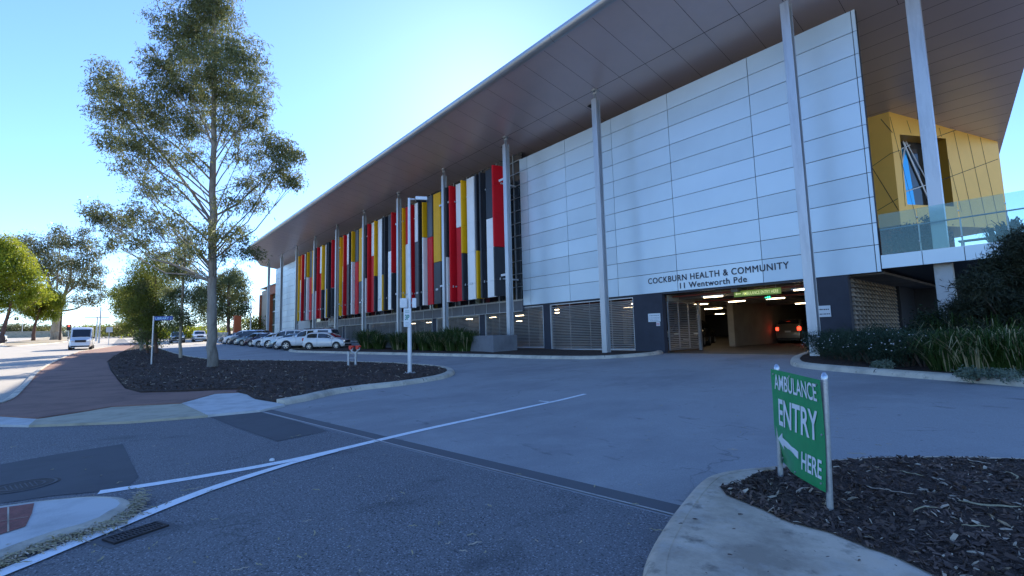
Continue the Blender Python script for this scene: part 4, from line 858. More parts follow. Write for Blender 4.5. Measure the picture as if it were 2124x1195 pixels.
def vehicle(kind,paint,label,cat,name,group=None,lit=False,rack=False,canopy=False):
    s=SPEC[kind]; L,W=s['L'],s['W']; zb=.24 if kind!='ute' else .36; hw=W/2
    t=thing(name,label,cat,group=group)
    xs=sorted(set([k[0] for k in s['top']]+list(np.linspace(-L/2,L/2,26))+[s['green'][0],s['green'][1]]))
    def plan(x): u=abs(x)/(L/2); return hw*(1-.05*u**2-.16*max(0,u-.86)/.14*u)
    def ring(x):
        top=li(s['top'],x); b=min(li(s['belt'],x),top-.03); w=plan(x); gx=s['green'][0]<x<s['green'][1] and top>b+.10
        wt=w*(.80 if kind!='van' else .90) if gx else w*.90; tk=.06 if gx else .025
        return [(0,zb),(w*.86,zb),(w*.97,zb+.10),(w,zb+(b-zb)*.35),(w*.995,zb+(b-zb)*.62),(w*.965,b),(wt+(.0),top-tk),(wt*.80,top-.008),(0,top+.012)]
    mb=MB(); R_=[ring(x) for x in xs]; k=9; vs=[]; fs=[]
    for x,r in zip(xs,R_): vs+=[(x,y,z) for y,z in r]+[(x,-y,z) for y,z in r[1:-1][::-1]]
    m=2*k-2
    for i in range(len(xs)-1):
        for j in range(m): fs.append((i*m+j,i*m+(j+1)%m,(i+1)*m+(j+1)%m,(i+1)*m+j))
    fs.append(tuple(range(m))[::-1]); fs.append(tuple(range((len(xs)-1)*m,len(xs)*m)))
    mb.add(vs,fs); body=mb.build('body',paint,t,smooth=True)
    def sp(x,q,sg,o=.010):
        r=ring(x); a=Vector((x,r[5][0],r[5][1])); b=Vector((x,r[6][0],r[6][1])); p=a.lerp(b,q); return (p.x,sg*(p.y+o),p.z+o*.3)
    for sg in (1,-1):
        for (a,b) in s['side']:
            mb=MB(); n=6; X=[a+(b-a)*i/n for i in range(n+1)]
            v=[sp(x,.12,sg) for x in X]+[sp(x,.86,sg) for x in X]
            mb.add(v,[(i,i+1,n+2+i,n+1+i) if sg<0 else (i,n+1+i,n+2+i,i+1) for i in range(n)]); mb.build('side_window','car_glass',t)
    for nm,(a,b) in (('windscreen',s['wind']),('rear_window',s['rear'])):
        d=.06 if b-a>.1 else .0
        xa,xb=(a+.02,b-.03) if nm=='windscreen' else (a+.02,b-.02)
        n=4; v=[]
        for i in range(n+1):
            x=xa+(xb-xa)*i/n; r=ring(x); z=r[8][1]; nx=1 if nm=='windscreen' else -1
            yy=r[7][0]*1.08; o=.022
            v+=[(x+nx*o,-yy,r[7][1]+o),(x+nx*o,0,z+o),(x+nx*o,yy,r[7][1]+o)]
        mb=MB(); mb.add(v,[f if nm=='windscreen' else f for i in range(n) for f in ((3*i,3*i+3,3*i+4,3*i+1),(3*i+1,3*i+4,3*i+5,3*i+2))]); mb.build(nm,'car_glass',t)
    if kind=='van':
        mb=MB(); 
        for sg in (1,-1): mb.box(1.62,1.98,sg*1.0-.0-.01,sg*1.0+.01,1.3,1.75)
        mb.build('side_window','car_glass',t)
    # wheels
    wr=s['wr']
    for x in s['wh']:
        for sg in (1,-1):
            y=sg*(hw-.10); mb=MB(); mb.tube([(x,sg*(hw-.30),wr+.02),(x,sg*(hw+.004),wr+.02)],wr+.07,22); mb.build('wheel_arch','plastic_black',t)
            mb=MB(); mb.tube([(x,y-sg*.11,wr),(x,y-sg*.10,wr),(x,y+sg*.10,wr),(x,y+sg*.115,wr)],[wr-.03,wr,wr,wr-.03],22); wl=mb.build('wheel','rubber',t,smooth=True)
            mb=MB(); yo=y+sg*.118
            mb.tube([(x,yo-sg*.02,wr),(x,yo,wr)],wr*.68,18,mi=1)
            for a in range(6):
                c_,s_=cos(a*pi/3),sin(a*pi/3); mb.obox((x+c_*wr*.34,yo+sg*.006,wr+s_*wr*.34),wr*.62,.012,wr*.17,Matrix.Rotation(-a*pi/3,3,'Y'))
            mb.tube([(x,yo,wr),(x,yo+sg*.015,wr)],wr*.16,10)
            rr=[(x+cos(q*pi/9)*wr*.66,yo+sg*.008,wr+sin(q*pi/9)*wr*.66) for q in range(19)]; mb.tube(rr,.014,5,cap=False)
            mb.build('rim',['rim','plastic_black'],wl)
    xf,xr=L/2,-L/2; zl=li(s['belt'],xf)-.16 if kind!='van' else .98
    for sg in (1,-1):
        w=plan(xf-.1)
        mb=MB(); mb.obox((xf-.12,sg*(w-.18),zl),.22,.30,.13,Matrix.Rotation(rad(-sg*14),3,'Z')); mb.build('headlight','head_lamp',t,bevel=.02)
        zt=li(s['belt'],xr)-.10 if kind!='van' else 1.3
        mb=MB(); mb.obox((xr+.10,sg*(plan(xr+.1)-.10),zt),.20,.19,.24 if kind!='van' else .4,Matrix.Rotation(rad(sg*12),3,'Z')); mb.build('tail_light','tail_lit' if lit else 'tail_lamp',t,bevel=.02)
        mb=MB(); xm=s['wind'][1]-.12; mb.obox((xm,sg*(hw+.08),li(s['belt'],xm)+.10),.10,.20,.14); mb.build('mirror',paint if kind!='van' else 'plastic_black',t,bevel=.03)
        mb=MB()
        for x in [a for a,_ in s['side']][1:]+[s['side'][-1][1]+.1]: mb.box(x-.055,x-.047,sg*(hw+.001)-.003,sg*(hw+.001)+.003,zb+.15,li(s['belt'],x)-.02)
        mb.build('door_gap','joint',t)
    mb=MB(); gw=hw*.62; mb.obox((xf-.03,0,zl-.02),.09,gw*1.5,.16 if kind in('hatch','sedan') else .26); mb.build('grille','plastic_black',t,bevel=.02)
    mb=MB(); mb.obox((xf-.03,0,zb+.12),.12,W*.80,.16); mb.build('bumper','plastic_black',t,bevel=.03); mb=MB(); mb.obox((xr+.03,0,zb+.10),.12,W*.80,.14); mb.build('bumper','plastic_black',t,bevel=.03)
    mb=MB(); mb.obox((xf+.035,0,zb+.24),.012,.37,.11); mb.build('number_plate','plate',t); mb=MB(); mb.obox((xr-.02,0,.85 if kind!='hatch' else .8),.012,.37,.11); mb.build('number_plate','plate',t)
    if rack:
        mb=MB(); 
        for sg in(1,-1): mb.tube([(-1.6,sg*hw*.72,1.84),(.1,sg*hw*.72,1.84)],.022,6)
        for x in(-1.4,-.5,0): mb.box(x-.03,x+.03,-hw*.72,hw*.72,1.80,1.84)
        mb.build('roof_rack','plastic_black',t)
    if lit:
        mb=MB(); mb.obox((xr+.30,0,1.55),.03,.22,.04); mb.build('brake_light','tail_lit',t)
    return t
def place(t,x,y,rz,z=None): t.location=(x,y,(g(x,y) if z is None else z)+.006); t.rotation_euler=(0,0,rad(rz)); return t
gp='cars parked in a row along the building'
place(vehicle('hatch','car_white','small white hatchback parked nose in at the end of the row beside the strappy plants','car','parked_car',gp),-42.6,14.7,45)
rowx=[(-45.4,'ute','car_white','white utility with canopy and roof rack parked nose out beside the white hatchback',1),(-48.6,'sedan','car_silver','pale sedan mostly hidden between the two tall white vehicles',0),(-51.6,'suv','car_white','tall white off-road wagon second white vehicle from the hatchback',0),(-55.4,'sedan','car_white','low white sedan between the white wagon and the dark maroon sedan',0),(-59.4,'sedan','car_maroon','dark maroon sedan beside the silver blue sedan',0),(-63.8,'sedan','car_silver','silver blue sedan parked nose out in the row',0),(-67.6,'suv','car_grey','dark wagon parked beyond the silver blue sedan',0),(-71.6,'suv','car_white','white wagon near the far end of the parked row beside the gum trunk',0),(-75.6,'sedan','car_black','black sedan last in the parked row behind the gum trunk',0)]
for x,k,pn,lb,rk_ in rowx:
    sp_=SPEC[k]; f_=Vector((cos(rad(225)),sin(rad(225)))); l_=Vector((cos(rad(315)),sin(rad(315)))); c_=Vector((x,12.05))-f_*sp_['wh'][1]-l_*sp_['W']/2
    place(vehicle(k,pn,lb,'car','parked_car',gp,rack=bool(rk_)),c_.x,c_.y,225)
place(vehicle('suv','car_black','black wagon standing in the sun beyond the island trees','car','parked_car'),-92.4,8.3,-2)
place(vehicle('suv','car_white','white wagon standing in the sun beside the black wagon','car','parked_car'),-93.6,11.4,-3)
place(vehicle('van','car_white','white high roof van driving along the sunlit road','van','delivery_van'),-77.2,-2.45,-1)
place(vehicle('suv','car_white','white wagon driving beyond the far median at left','car','moving_car'),-134,-16.3,176)
place(vehicle('sedan','car_maroon','dark maroon hatchback behind the yellow green trees at the left edge','car','moving_car'),-131,-19.6,176)
place(vehicle('suv','car_tan','pale wagon with brake lights on inside the car park entry','car','parked_car',lit=True),-13.0,38.8,92)
gp2='dark cars parked inside the car park entry'
place(vehicle('suv','car_black','black wagon nearest the open gate inside the car park','car','parked_car',gp2),-16.9,30.6,-70)
place(vehicle('sedan','car_grey','grey car parked behind the black wagon inside the car park','car','parked_car',gp2),-19.2,35.5,-80)
place(vehicle('suv','car_silver','silver wagon deepest of the cars inside the car park','car','parked_car',gp2),-22.5,39.5,-80)
# ================================================================== trees
def foliage(mb,blobs,n,ll,lw,rg,droop=.6,cl=10,cr=.32,shell=.5):
    wts=[r[0]*r[1]*(r[3] if len(r)>3 else 1) for _,r in blobs]; tot=sum(wts); V=[];Fc=[]
    for (c,r),w in zip(blobs,wts):
        k=int(n*w/tot/cl)+1
        rx,rz=r[0],r[1]; ry=r[2]
        for _ in range(k):
            while True:
                p=RNG.normal(size=3); p/=np.linalg.norm(p)
                rad_=RNG.random()**shell; break
            cc=np.array(c)+p*rad_*np.array([rx,ry,rz])
            N=cl
            tw=RNG.normal(size=3); tw[2]=tw[2]*.6-.25; tw/=np.linalg.norm(tw); tt=RNG.uniform(-1,1,(N,1))*cr*1.7
            o=cc+tw*tt+RNG.normal(size=(N,3))*cr*.30-np.array([0,0,1])*(tt/cr)**2*cr*.12
            d=RNG.normal(size=(N,3)); d[:,2]-=droop*1.8; d/=np.linalg.norm(d,axis=1)[:,None]
            s=np.cross(d,RNG.normal(size=(N,3))); s/=np.linalg.norm(s,axis=1)[:,None]
            l=ll*RNG.uniform(.6,1.35,(N,1)); w_=lw*RNG.uniform(.7,1.3,(N,1))
            V.append(np.stack([o-s*w_*.15,o+d*l*.45+s*w_*.5,o+d*l,o+d*l*.5-s*w_*.5],1).reshape(-1,3))
    V=np.concatenate(V); nq=len(V)//4
    return V,nq
def leafmesh(name,V,nq,matn,parent):
    me=bpy.data.meshes.new(name); me.vertices.add(len(V)); me.vertices.foreach_set('co',V.astype(np.float32).ravel())
    me.loops.add(nq*4); me.loops.foreach_set('vertex_index',np.arange(nq*4,dtype=np.int32)); me.polygons.add(nq)
    me.polygons.foreach_set('loop_start',np.arange(0,nq*4,4,dtype=np.int32)); me.polygons.foreach_set('loop_total',np.full(nq,4,dtype=np.int32))
    me.materials.append(M[matn]); me.update(calc_edges=True); me.validate()
    o=bpy.data.objects.new(name,me); COL.objects.link(o); o.parent=parent; return o
def tree(name,label,base,trunk,tr,blobs,n,ll,lw,leaf,bark,group=None,cat='tree',droop=.6,cr=.32,z0=None,brr=.35,cl=10,shell=.5,limbs=(),seed=1):
    """trunk: [(px,py,radius)] ; blobs: (px,py,rpx,depth offset,[vertical ratio]) in the tree's own plane"""
    rg=random.Random(seed); b=P(*base) if not isinstance(base,Vector) else base; dp=(b-C).dot(F); sc=dp/FPX
    t=thing(name,label,cat,b,group=group)
    tp=[Vector((0,0,-.15))]+[dep(x[0],x[1],dp)-b for x in trunk]
    rr=[tr*1.05]+[x[2] for x in trunk]
    mb=MB(); tps=[tp[0]]; rs=[rr[0]]
    for a,c,ra,rb in zip(tp,tp[1:],rr,rr[1:]):
        for k in range(1,5): q=a.lerp(c,k/4); q+=Vector((rg.gauss(0,1),rg.gauss(0,1),0))*ra*.10; tps.append(q); rs.append((ra+(rb-ra)*k/4)*rg.uniform(.95,1.06))
    mb.tube(tps,rs,14)
    B=[]
    for q in blobs:
        px,py,rp,do=q[:4]; vr=q[4] if len(q)>4 else .8; den=q[5] if len(q)>5 else 1
        c=dep(px,py,dp+do)-b; r=rp*sc; B.append((c,(r,r*vr,r*.9,den)))
    zt=tps[-1].z
    def trunk_at(z):
        for a,c,ra,rb in zip(tps,tps[1:],rs,rs[1:]):
            if a.z<=z<=c.z: k=(z-a.z)/max(1e-6,c.z-a.z); return a.lerp(c,k),ra+(rb-ra)*k
        return tps[-1],rs[-1]
    fz=(z0 if z0 is not None else zt*.3)
    for c,r in B:
        hd=math.hypot(c.x,c.y); z=min(max(fz,c.z-hd*rg.uniform(.8,1.3)-.3),zt*.97); a,ra=trunk_at(z); r_=min(ra*.35,.010+hd*.0075+r[0]*.006)
        mid=a.lerp(c,.5)+Vector((rg.gauss(0,.12),rg.gauss(0,.12),-.10*hd)); q1=a.lerp(mid,.5)+Vector((0,0,.03*hd)); 
        mb.tube([a,q1,mid,mid.lerp(c,.5),c],[r_,r_*.8,r_*.6,r_*.42,r_*.2],7)
        for k in range(4):
            e=c+Vector((rg.gauss(0,.5)*r[0],rg.gauss(0,.5)*r[0],rg.gauss(.1,.5)*r[1])); s0=mid.lerp(c,rg.uniform(.2,.95)); mb.tube([s0,s0.lerp(e,.5)+Vector((0,0,.08*r[0])),e],[r_*.35,r_*.22,r_*.08],5)
    for L in limbs:
        pts=[dep(px,py,dp+d_)-b for px,py,d_ in L[0]]; mb.tube(pts,list(np.linspace(L[1],L[2],len(pts))),8)
    mb.build('trunk',bark,t,smooth=True)
    V,nq=foliage(mb,B,n,ll,lw,rg,droop,cl,cr,shell); leafmesh('crown',V,nq,leaf,t)
    return t
big_=[(442,-30,55,0),(425,-5,45,.4),(444,-75,34,0),(405,18,70,0),(455,25,55,.6),(360,60,52,-.5),(430,70,70,.8),(480,95,55,0),(385,110,70,.3),(330,130,42,-.6),(440,140,75,-.8),(515,120,48,.4),(535,165,35,0),(350,175,60,0),(400,195,65,1),(470,195,62,.3),(520,210,48,-.5),(225,150,36,0),(205,185,30,.4),(245,190,42,-.4),(215,235,35,.2),(265,235,45,.5),(300,215,45,-.3),(345,250,50,.4,.8,.8),(235,290,40,0,.7,.8),(285,300,48,-.6,.8,.8),(400,262,48,.8,.8,.8),(335,320,48,.3,.8,.6),(270,345,40,.2,.7,.6),(395,330,40,-.8,.8,.5),(480,260,45,.2,.8,.8),(530,255,35,.3,.8,.8),(560,300,45,0,.8,.8),(600,320,36,.4),(575,355,48,-.3,.7,.8),(610,375,25,.2),(500,320,40,-.6,.8,.5),(520,385,45,.2,.6,.6),(480,420,40,-.8,.6,.5),(535,420,30,.4,.6,.7),(300,385,40,.4,.6,.6),(350,395,42,-.7,.7,.5),(200,440,34,0,.7,.9),(240,460,42,.5,.7,.9),(290,440,36,-.3,.7,.8),(330,470,42,.3,.6,.7),(230,505,30,.3,.6,.8),(290,500,38,-.4,.6,.8),(370,455,36,-.9,.7,.5),(430,480,42,-1.4,.6,.55),(490,485,40,-.9,.6,.7),(520,520,34,.3,.6,.7),(465,525,34,.9,.6,.6),(400,520,40,-1.1,.6,.5),(345,525,32,.5,.6,.6)]
big=[(a[0],a[1],a[2],a[3],a[4] if len(a)>4 else .8,(a[5] if len(a)>5 else 1)*(.62 if a[1]<150 else .75 if a[1]<240 else 1.0)) for a in big_]
tree('gum_tree','tall gum tree with sparse feathery crown on the kerbed mulch island',(440,765),[(440,700,.235),(440,600,.21),(440,500,.19),(442,400,.165),(443,300,.135),(444,220,.11),(447,120,.075),(445,30,.05),(440,-60,.03)],.26,big,99000,.20,.042,'leaf_gum','trunk_main',droop=.5,cr=.24,cl=20,z0=4.6,limbs=[([(440,462,0),(400,400,.2),(350,335,.5),(290,270,.6),(250,225,.5)],.085,.03),([(442,450,0),(490,425,0),(540,380,.1),(572,325,.2)],.06,.02),([(444,310,0),(425,260,.2),(395,195,.4),(370,130,.4)],.055,.02),([(444,320,0),(460,270,-.2),(470,200,-.3),(480,120,-.4)],.05,.018),([(440,560,0),(415,530,-.3),(370,505,-.5),(320,500,-.6)],.05,.015),([(441,400,0),(480,388,.3),(545,368,.5)],.03,.01)])
tree('slender_tree','slender young tree with thin pale stem beside the tall gum',(374,746),[(374,700,.10),(377,640,.09),(380,580,.075),(383,530,.05),(384,480,.03)],.11,[(384,500,24,0,1,.7),(378,540,26,.3,1,.6),(362,565,26,0,.8,.7),(396,570,24,-.3,.8,.7),(380,610,24,.4,.9,.5),(352,610,20,0,.8,.7),(405,620,22,.2,.8,.6),(372,652,24,0,.7,.8),(388,668,18,.3,.6,.8),(360,680,14,0,.6,.6)],14000,.16,.05,'leaf_gum','trunk_pale',z0=3.0,cr=.28)
tree('bushy_tree','bushy green tree with lit yellow leaves beside the blue sign',(324,735),[(323,700,.13),(322,660,.11),(322,610,.09),(322,560,.05)],.15,[(322,540,32,0),(295,560,34,.5),(345,560,32,-.5),(270,595,34,0),(312,595,40,.8),(350,598,32,-.4),(255,628,26,.3),(290,635,36,-.6),(335,635,38,.3),(362,640,22,0),(275,660,26,.2,.8,.7),(310,668,30,-.4,.8,.8),(345,672,28,.4,.8,.7),(330,700,22,.3,.8,.6),(318,712,16,.3,.8,.6)],28000,.18,.06,'leaf_gum2','trunk_red',cr=.34,z0=1.2)
tree('bushy_tree','thin red stemmed tree between the bushy tree and the road',(305,735),[(306,705,.09),(307,665,.08),(308,620,.06),(308,590,.04)],.10,[(308,600,26,0),(290,625,24,.4),(318,640,24,-.3),(300,665,22,.2),(298,695,16,.2,.8,.7),(312,690,16,-.2,.8,.7)],13000,.18,.06,'leaf_gum','trunk_red',cr=.30,z0=1.5)
tree('bushy_tree','grey stemmed tree at the tip of the mulch island',(293,729),[(293,705,.16),(293,670,.14),(292,630,.10),(291,600,.06)],.18,[(288,612,30,0),(262,640,28,.6),(300,650,28,-.5),(270,672,22,.4,.8,.8),(292,700,16,.2,.8,.5),(250,610,22,0,.8,.8),(305,580,26,.5)],16000,.22,.07,'leaf_gum2','trunk_pale',cr=.36,z0=1.5)
tree('roadside_tree','pair of far trees behind the tall gum trunk',(474,700),[(474,670,.32),(474,640,.28),(474,600,.2),(474,580,.1)],.35,[(474,580,24,0),(450,590,26,1.5),(498,588,20,-1),(430,610,24,0),(470,615,26,2),(500,615,22,0),(420,640,22,1),(450,642,22,-1),(485,645,24,1),(506,640,15,0),(412,600,16,0),(455,662,14,0,.7,.7),(425,665,14,0,.7,.7),(488,568,16,0)],22000,.42,.15,'leaf_gum','trunk_red',cr=.8,z0=3)
tree('roadside_tree','tall spreading gum with pale trunk on the far median',(115,706),[(116,680,.75),(118,660,.62),(120,648,.50),(135,612,.32),(145,580,.22),(150,540,.12)],.95,[(125,480,17,0),(112,500,24,2),(140,505,24,-2),(60,500,22,0),(40,505,18,1),(85,520,26,0),(60,530,22,2),(110,540,26,1),(140,545,24,0),(172,505,24,0),(190,530,22,1),(200,560,20,0),(165,550,26,-2),(180,585,24,0),(205,595,17,2),(150,585,22,0),(120,575,22,2),(195,620,18,0),(165,622,16,0),(215,612,10,0),(95,560,22,0),(70,555,20,-2),(175,478,13,0),(30,520,14,0)],20000,.45,.16,'leaf_far','trunk_pale',cr=.85,z0=8,limbs=[([(121,646,0),(140,644,0),(160,640,0),(172,632,0),(190,633,0)],.22,.1),([(120,648,0),(108,610,0),(100,575,0),(80,545,0),(62,520,0)],.32,.1),([(135,612,0),(160,590,0),(180,560,0),(190,530,0)],.22,.08),([(118,600,0),(120,560,0),(124,510,0)],.18,.07)])
tree('roadside_tree','yellow green tree at the left edge of the road',(3,712),[(6,690,.30),(12,668,.26),(20,640,.20),(28,610,.12)],.38,[(10,510,32,0),(-20,530,36,2),(35,540,32,0),(5,560,36,-2),(60,570,26,0),(30,590,32,2),(-20,590,32,0),(75,600,20,1),(50,618,24,0),(5,625,26,0),(90,612,14,0),(-35,620,26,0)],30000,.40,.15,'leaf_yellow','trunk_red',cr=.75,z0=4)
tree('roadside_tree','small yellow topped tree in front of the pale gum',(68,708),[(70,690,.26),(73,672,.22),(78,655,.16),(84,635,.1)],.32,[(90,605,20,0),(112,615,18,1),(70,620,18,-1),(100,632,22,2),(60,640,18,0),(122,632,12,0),(82,650,16,1),(50,630,14,0),(110,652,12,0)],18000,.38,.14,'leaf_yellow','trunk_red',cr=.65,z0=3)
# bushes along the skyline
def bush(name,label,b,r,h,n,ll,lw,leaf,group=None,cr=.3,cat='bush',droop=-.2,stem='twig',nb=9,flat=.9):
    rg=random.Random(int(b.x*7+b.y*3)); t=thing(name,label,cat,b,group=group); B=[]
    mb=MB()
    for k in range(nb):
        a=rg.uniform(0,2*pi); d=rg.random()**.5*r*.65; hh=h*rg.uniform(.35,.72); c=Vector((cos(a)*d,sin(a)*d,hh)); q=r*rg.uniform(.35,.5)
        B.append((c,(q,min(hh,h-hh)*.95*flat+.05,q))); mb.tube([(cos(a)*d*.2,sin(a)*d*.2,-.05),c*.6,c],[.03,.02,.008],5)
    mb.build('stems',stem,t); V,nq=foliage(None,B,n,ll,lw,rg,droop,8,cr,.45); leafmesh('foliage',V,nq,leaf,t); return t
fb=[(60,693,9,6,'leaf_far','pale grey bush beyond the far road at left'),(25,692,8,6,'leaf_far','bush behind the maroon car at the left edge'),(95,696,8,5,'leaf_olive','olive bush behind the small yellow topped tree'),(205,698,9,4,'leaf_olive','low olive bush behind the white van'),(228,697,10,4.5,'leaf_yellow','yellowish bush beyond the square sign'),(255,699,10,4,'leaf_yellow','low yellowish bush at the end of the road'),(285,700,10,5,'leaf_olive','olive bush behind the island trees'),(345,700,8,5,'leaf_yellow','yellowish bush behind the black wagon'),(385,700,6,4,'leaf_yellow','bright bush between the two sunlit wagons'),(540,692,7,9,'leaf_gum2','round green bush beside the orange building')]
for (px,py,r,h,lf,lb) in fb:
    b=P(px,py) if py>0 else None; d=min((b-C).length,260); r_=ray(px,py); k=d/math.hypot(r_.x,r_.y) if d>0 else 1
    x,y=r_.x*k,r_.y*k
    if px==540: x,y=-118,27
    if px in(345,385): x,y=(-128,10) if px==345 else (-118,14)
    bush('far_bush',lb,Vector((x,y,g(x,y))),r*(1 if px>340 else 1.0),h*(.8 if px<340 else .55),3500,.5,.22,lf,cr=.8,group='bushes on the skyline')
# a far belt of scrub closing the horizon
sb=[]
for i in range(90):
    x=-330-RNG.uniform(0,60); y=-190+i*5.2+RNG.uniform(-3,3); sb.append((np.array((x,y,g(x,y)+1.5)),(5,RNG.uniform(1.6,4),5)))
V,nq=foliage(None,sb,26000,.9,.5,None,-.2,8,1.1,.5); so=leafmesh('far_scrub',V,nq,'leaf_far',None); tag(so,'low scrub closing the far horizon beyond the road','scrub',kind='stuff')
# ------------------------------------------------------------------ strappy plants and garden shrubs
def tuft(name,label,b,r,h,n,group,w=.022,leaf='blade',dry=.08,cat='plant',spread=1.0):
    rg=random.Random(int(abs(b.x*13+b.y*5))); t=thing(name,label,cat,b,group=group); mb=MB()
    for k in range(n):
        a=rg.uniform(0,2*pi); d0=rg.random()**.5*r*.45; d1=d0+r*rg.uniform(.15,1.0)*spread; hh=h*rg.uniform(.55,1.05); px,py=-sin(a),cos(a)
        pts=[]
        for i in range(6):
            s=i/5; rr_=d0+(d1-d0)*s**1.3; z=hh*(1-(1-s)**1.7)*(1-.38*s**4*rg.uniform(.2,1.5)); pts.append(Vector((cos(a)*rr_,sin(a)*rr_,z)))
        vs=[];ww=w*rg.uniform(.7,1.2)
        for i,p in enumerate(pts):
            q=ww*(1-.85*(i/5)**2)/2; vs+=[(p.x-px*q,p.y-py*q,p.z),(p.x+px*q,p.y+py*q,p.z)]
        mb.add(vs,[(2*i,2*i+1,2*i+3,2*i+2) for i in range(5)],1 if rg.random()<dry else 0)
    mb.build('blades',[leaf,'blade_dry'],t); return t
gs='strappy plants in the bed before the planter wall'
for (px,py,r,h,lb) in [(748,733,1.35,1.75,'big strappy plant at the car park end of the bed'),(772,734,1.0,1.4,'strappy plant second from the parked cars'),(812,735,1.1,1.5,'strappy plant just left of the lamp post'),(838,736,1.0,1.5,'strappy plant directly behind the lamp post'),(868,737,1.1,1.55,'strappy plant just right of the lamp post'),(893,738,1.1,1.5,'strappy plant between lamp post and steel column'),(925,738,1.15,1.75,'strappy plant at the foot of the steel column'),(950,739,1.15,1.5,'strappy plant at the right end beside the concrete planter wall')]:
    b=P(px,py-6); b.y+=.6; b.z=g(b.x,b.y)+.1; tuft('strappy_plant',lb,b,r,h,900,gs,w=.035)
# concrete planter wall
a=P(1014,735); wy=a.y+.35; z1=topz_at(1014,696,Vector((a.x,wy,0)))
t=thing('planter_wall','low grey concrete planter wall behind the strappy plants','wall',(a.x,wy,g(a.x,wy)))
mb=MB(); b0=Vector((a.x,wy,g(a.x,wy)))
mb.box(-17.5,0,0,.28,-.1,z1-b0.z); mb.box(-.28,0,.281,1.9,-.1,z1-b0.z-.003); mb.build('wall',layered('planter_concrete',(.20,.205,.22),[((.13,.13,.145),1.2,.45,.7,None,.7)],rough=.8,bump=.2,bs=30),t,bevel=.01)
mb=MB(); mb.box(-17.2,-.29,.285,1.85,.3,z1-b0.z-.06); mb.build('soil','mulch',t)
# right garden
rgp='flowering rosemary shrubs edging the entry bed'
rs=[(1700,748,.75,.95,'rosemary shrub at the foot of the big entry column'),(1728,755,.8,.95,'rosemary shrub second from the entry column'),(1762,760,.85,.95,'rosemary shrub below the white direction sign'),(1800,764,.85,.95,'rosemary shrub in front of the lattice screen'),(1838,768,.8,1.0,'rosemary shrub right of the lattice screen'),(1876,772,.8,.95,'pale tipped rosemary shrub left of the strap leaves'),(1912,776,.8,1.0,'pale tipped shrub between rosemary and strap leaves'),(1780,742,.9,1.05,'rear rosemary shrub before the lattice screen'),(1850,748,.9,1.1,'rear rosemary shrub before the dark undercroft'),(1728,738,.8,.95,'rear rosemary shrub by the dark wall')]
for (px,py,r,h,lb) in rs:
    b=P(px,py); b.y+=.65; b.z=g(b.x,b.y)+.1
    t=bush('rosemary_shrub',lb,b,r,h,6500,.075,.016,'leaf_rosemary',group=rgp,cr=.10,droop=-.9,nb=14)
    mb=MB()
    for k in range(26): 
        a=RNG.uniform(0,2*pi); d=r*RNG.random()**.5; q=Vector((cos(a)*d,sin(a)*d,h*RNG.uniform(.6,1.0)*(1-.35*(d/r)**2))); mb.obox(q,.022,.022,.018,Matrix.Rotation(a,3,'Z'))
    mb.build('flowers','flower',t)
for (px,py,r,h,lb) in [(1965,785,.95,1.15,'strap leaved plant left of the pale ground cover'),(2020,790,.95,1.2,'strap leaved plant above the kerb joint'),(2075,792,1.0,1.2,'strap leaved plant near the right edge of the bed'),(2120,795,1.0,1.2,'strap leaved plant at the right edge of the photo'),(1990,765,1.0,1.5,'rear strap leaved plant with long spears'),(2060,768,1.0,1.5,'rear strap leaved plant under the wispy tree')]:
    b=P(px,py); b.y+=.75; b.z=g(b.x,b.y)+.1; tuft('strap_plant',lb,b,r,h,420,'strap leaved plants in the entry bed',w=.028,dry=.16,leaf='blade',spread=1.1)
for (px,py,lb) in [(2030,800,'pale ground cover spilling at the kerb joint'),(2085,803,'pale ground cover at the right end of the kerb'),(1826,777,'small pale tuft leaning over the kerb')]:
    b=P(px,py); b.y+=.35; b.z=g(b.x,b.y)+.12; bush('ground_cover',lb,b,.45 if px!=1826 else .25,.16,1300,.05,.03,'leaf_silver' if 'leaf_silver' in M else M.setdefault('leaf_silver',leafmat('leaf_silver',(.08,.12,.08),(.22,.26,.20),.2,3)) and 'leaf_silver',cr=.06,cat='plant',nb=6)
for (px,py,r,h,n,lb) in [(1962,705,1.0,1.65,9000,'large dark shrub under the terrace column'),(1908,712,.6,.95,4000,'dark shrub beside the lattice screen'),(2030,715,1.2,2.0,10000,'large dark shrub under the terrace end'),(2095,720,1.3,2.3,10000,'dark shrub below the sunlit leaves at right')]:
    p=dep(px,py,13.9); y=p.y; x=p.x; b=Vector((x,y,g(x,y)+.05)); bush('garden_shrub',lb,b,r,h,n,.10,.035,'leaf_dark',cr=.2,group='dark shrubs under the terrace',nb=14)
# wispy tree at right edge
b=Vector(dep(2150,700,12.6)); b.z=g(b.x,b.y)
tree('wispy_tree','wispy dark needle leaved tree at the right edge before the terrace',b,[(2145,660,.09),(2135,600,.07),(2130,550,.04)],.11,[(2110,520,38,0,.8),(2060,560,34,.3,.8),(2025,590,30,-.3,.7),(2100,580,40,.4,.8),(2140,500,40,0,.8),(2050,620,36,.3,.8),(2110,640,42,-.3,.8),(2000,640,30,.3,.8),(2070,675,40,0,.8),(2130,700,42,.3,.8),(1995,690,28,.2,.8),(2030,700,30,-.3,.8),(2150,600,45,0,.9),(2175,540,45,0,.9)],52000,.17,.020,'leaf_wispy','twig',z0=.5,cr=.16,droop=.1,shell=.6)
# lit foliage beyond the undercroft
b=Vector((-1.0,50,g(-1,50)))
bush('sunlit_shrub','sunlit pale leaved shrub beyond the undercroft at right',b,3.0,5.5,9000,.22,.14,'leaf_olive',cr=.3,nb=16)
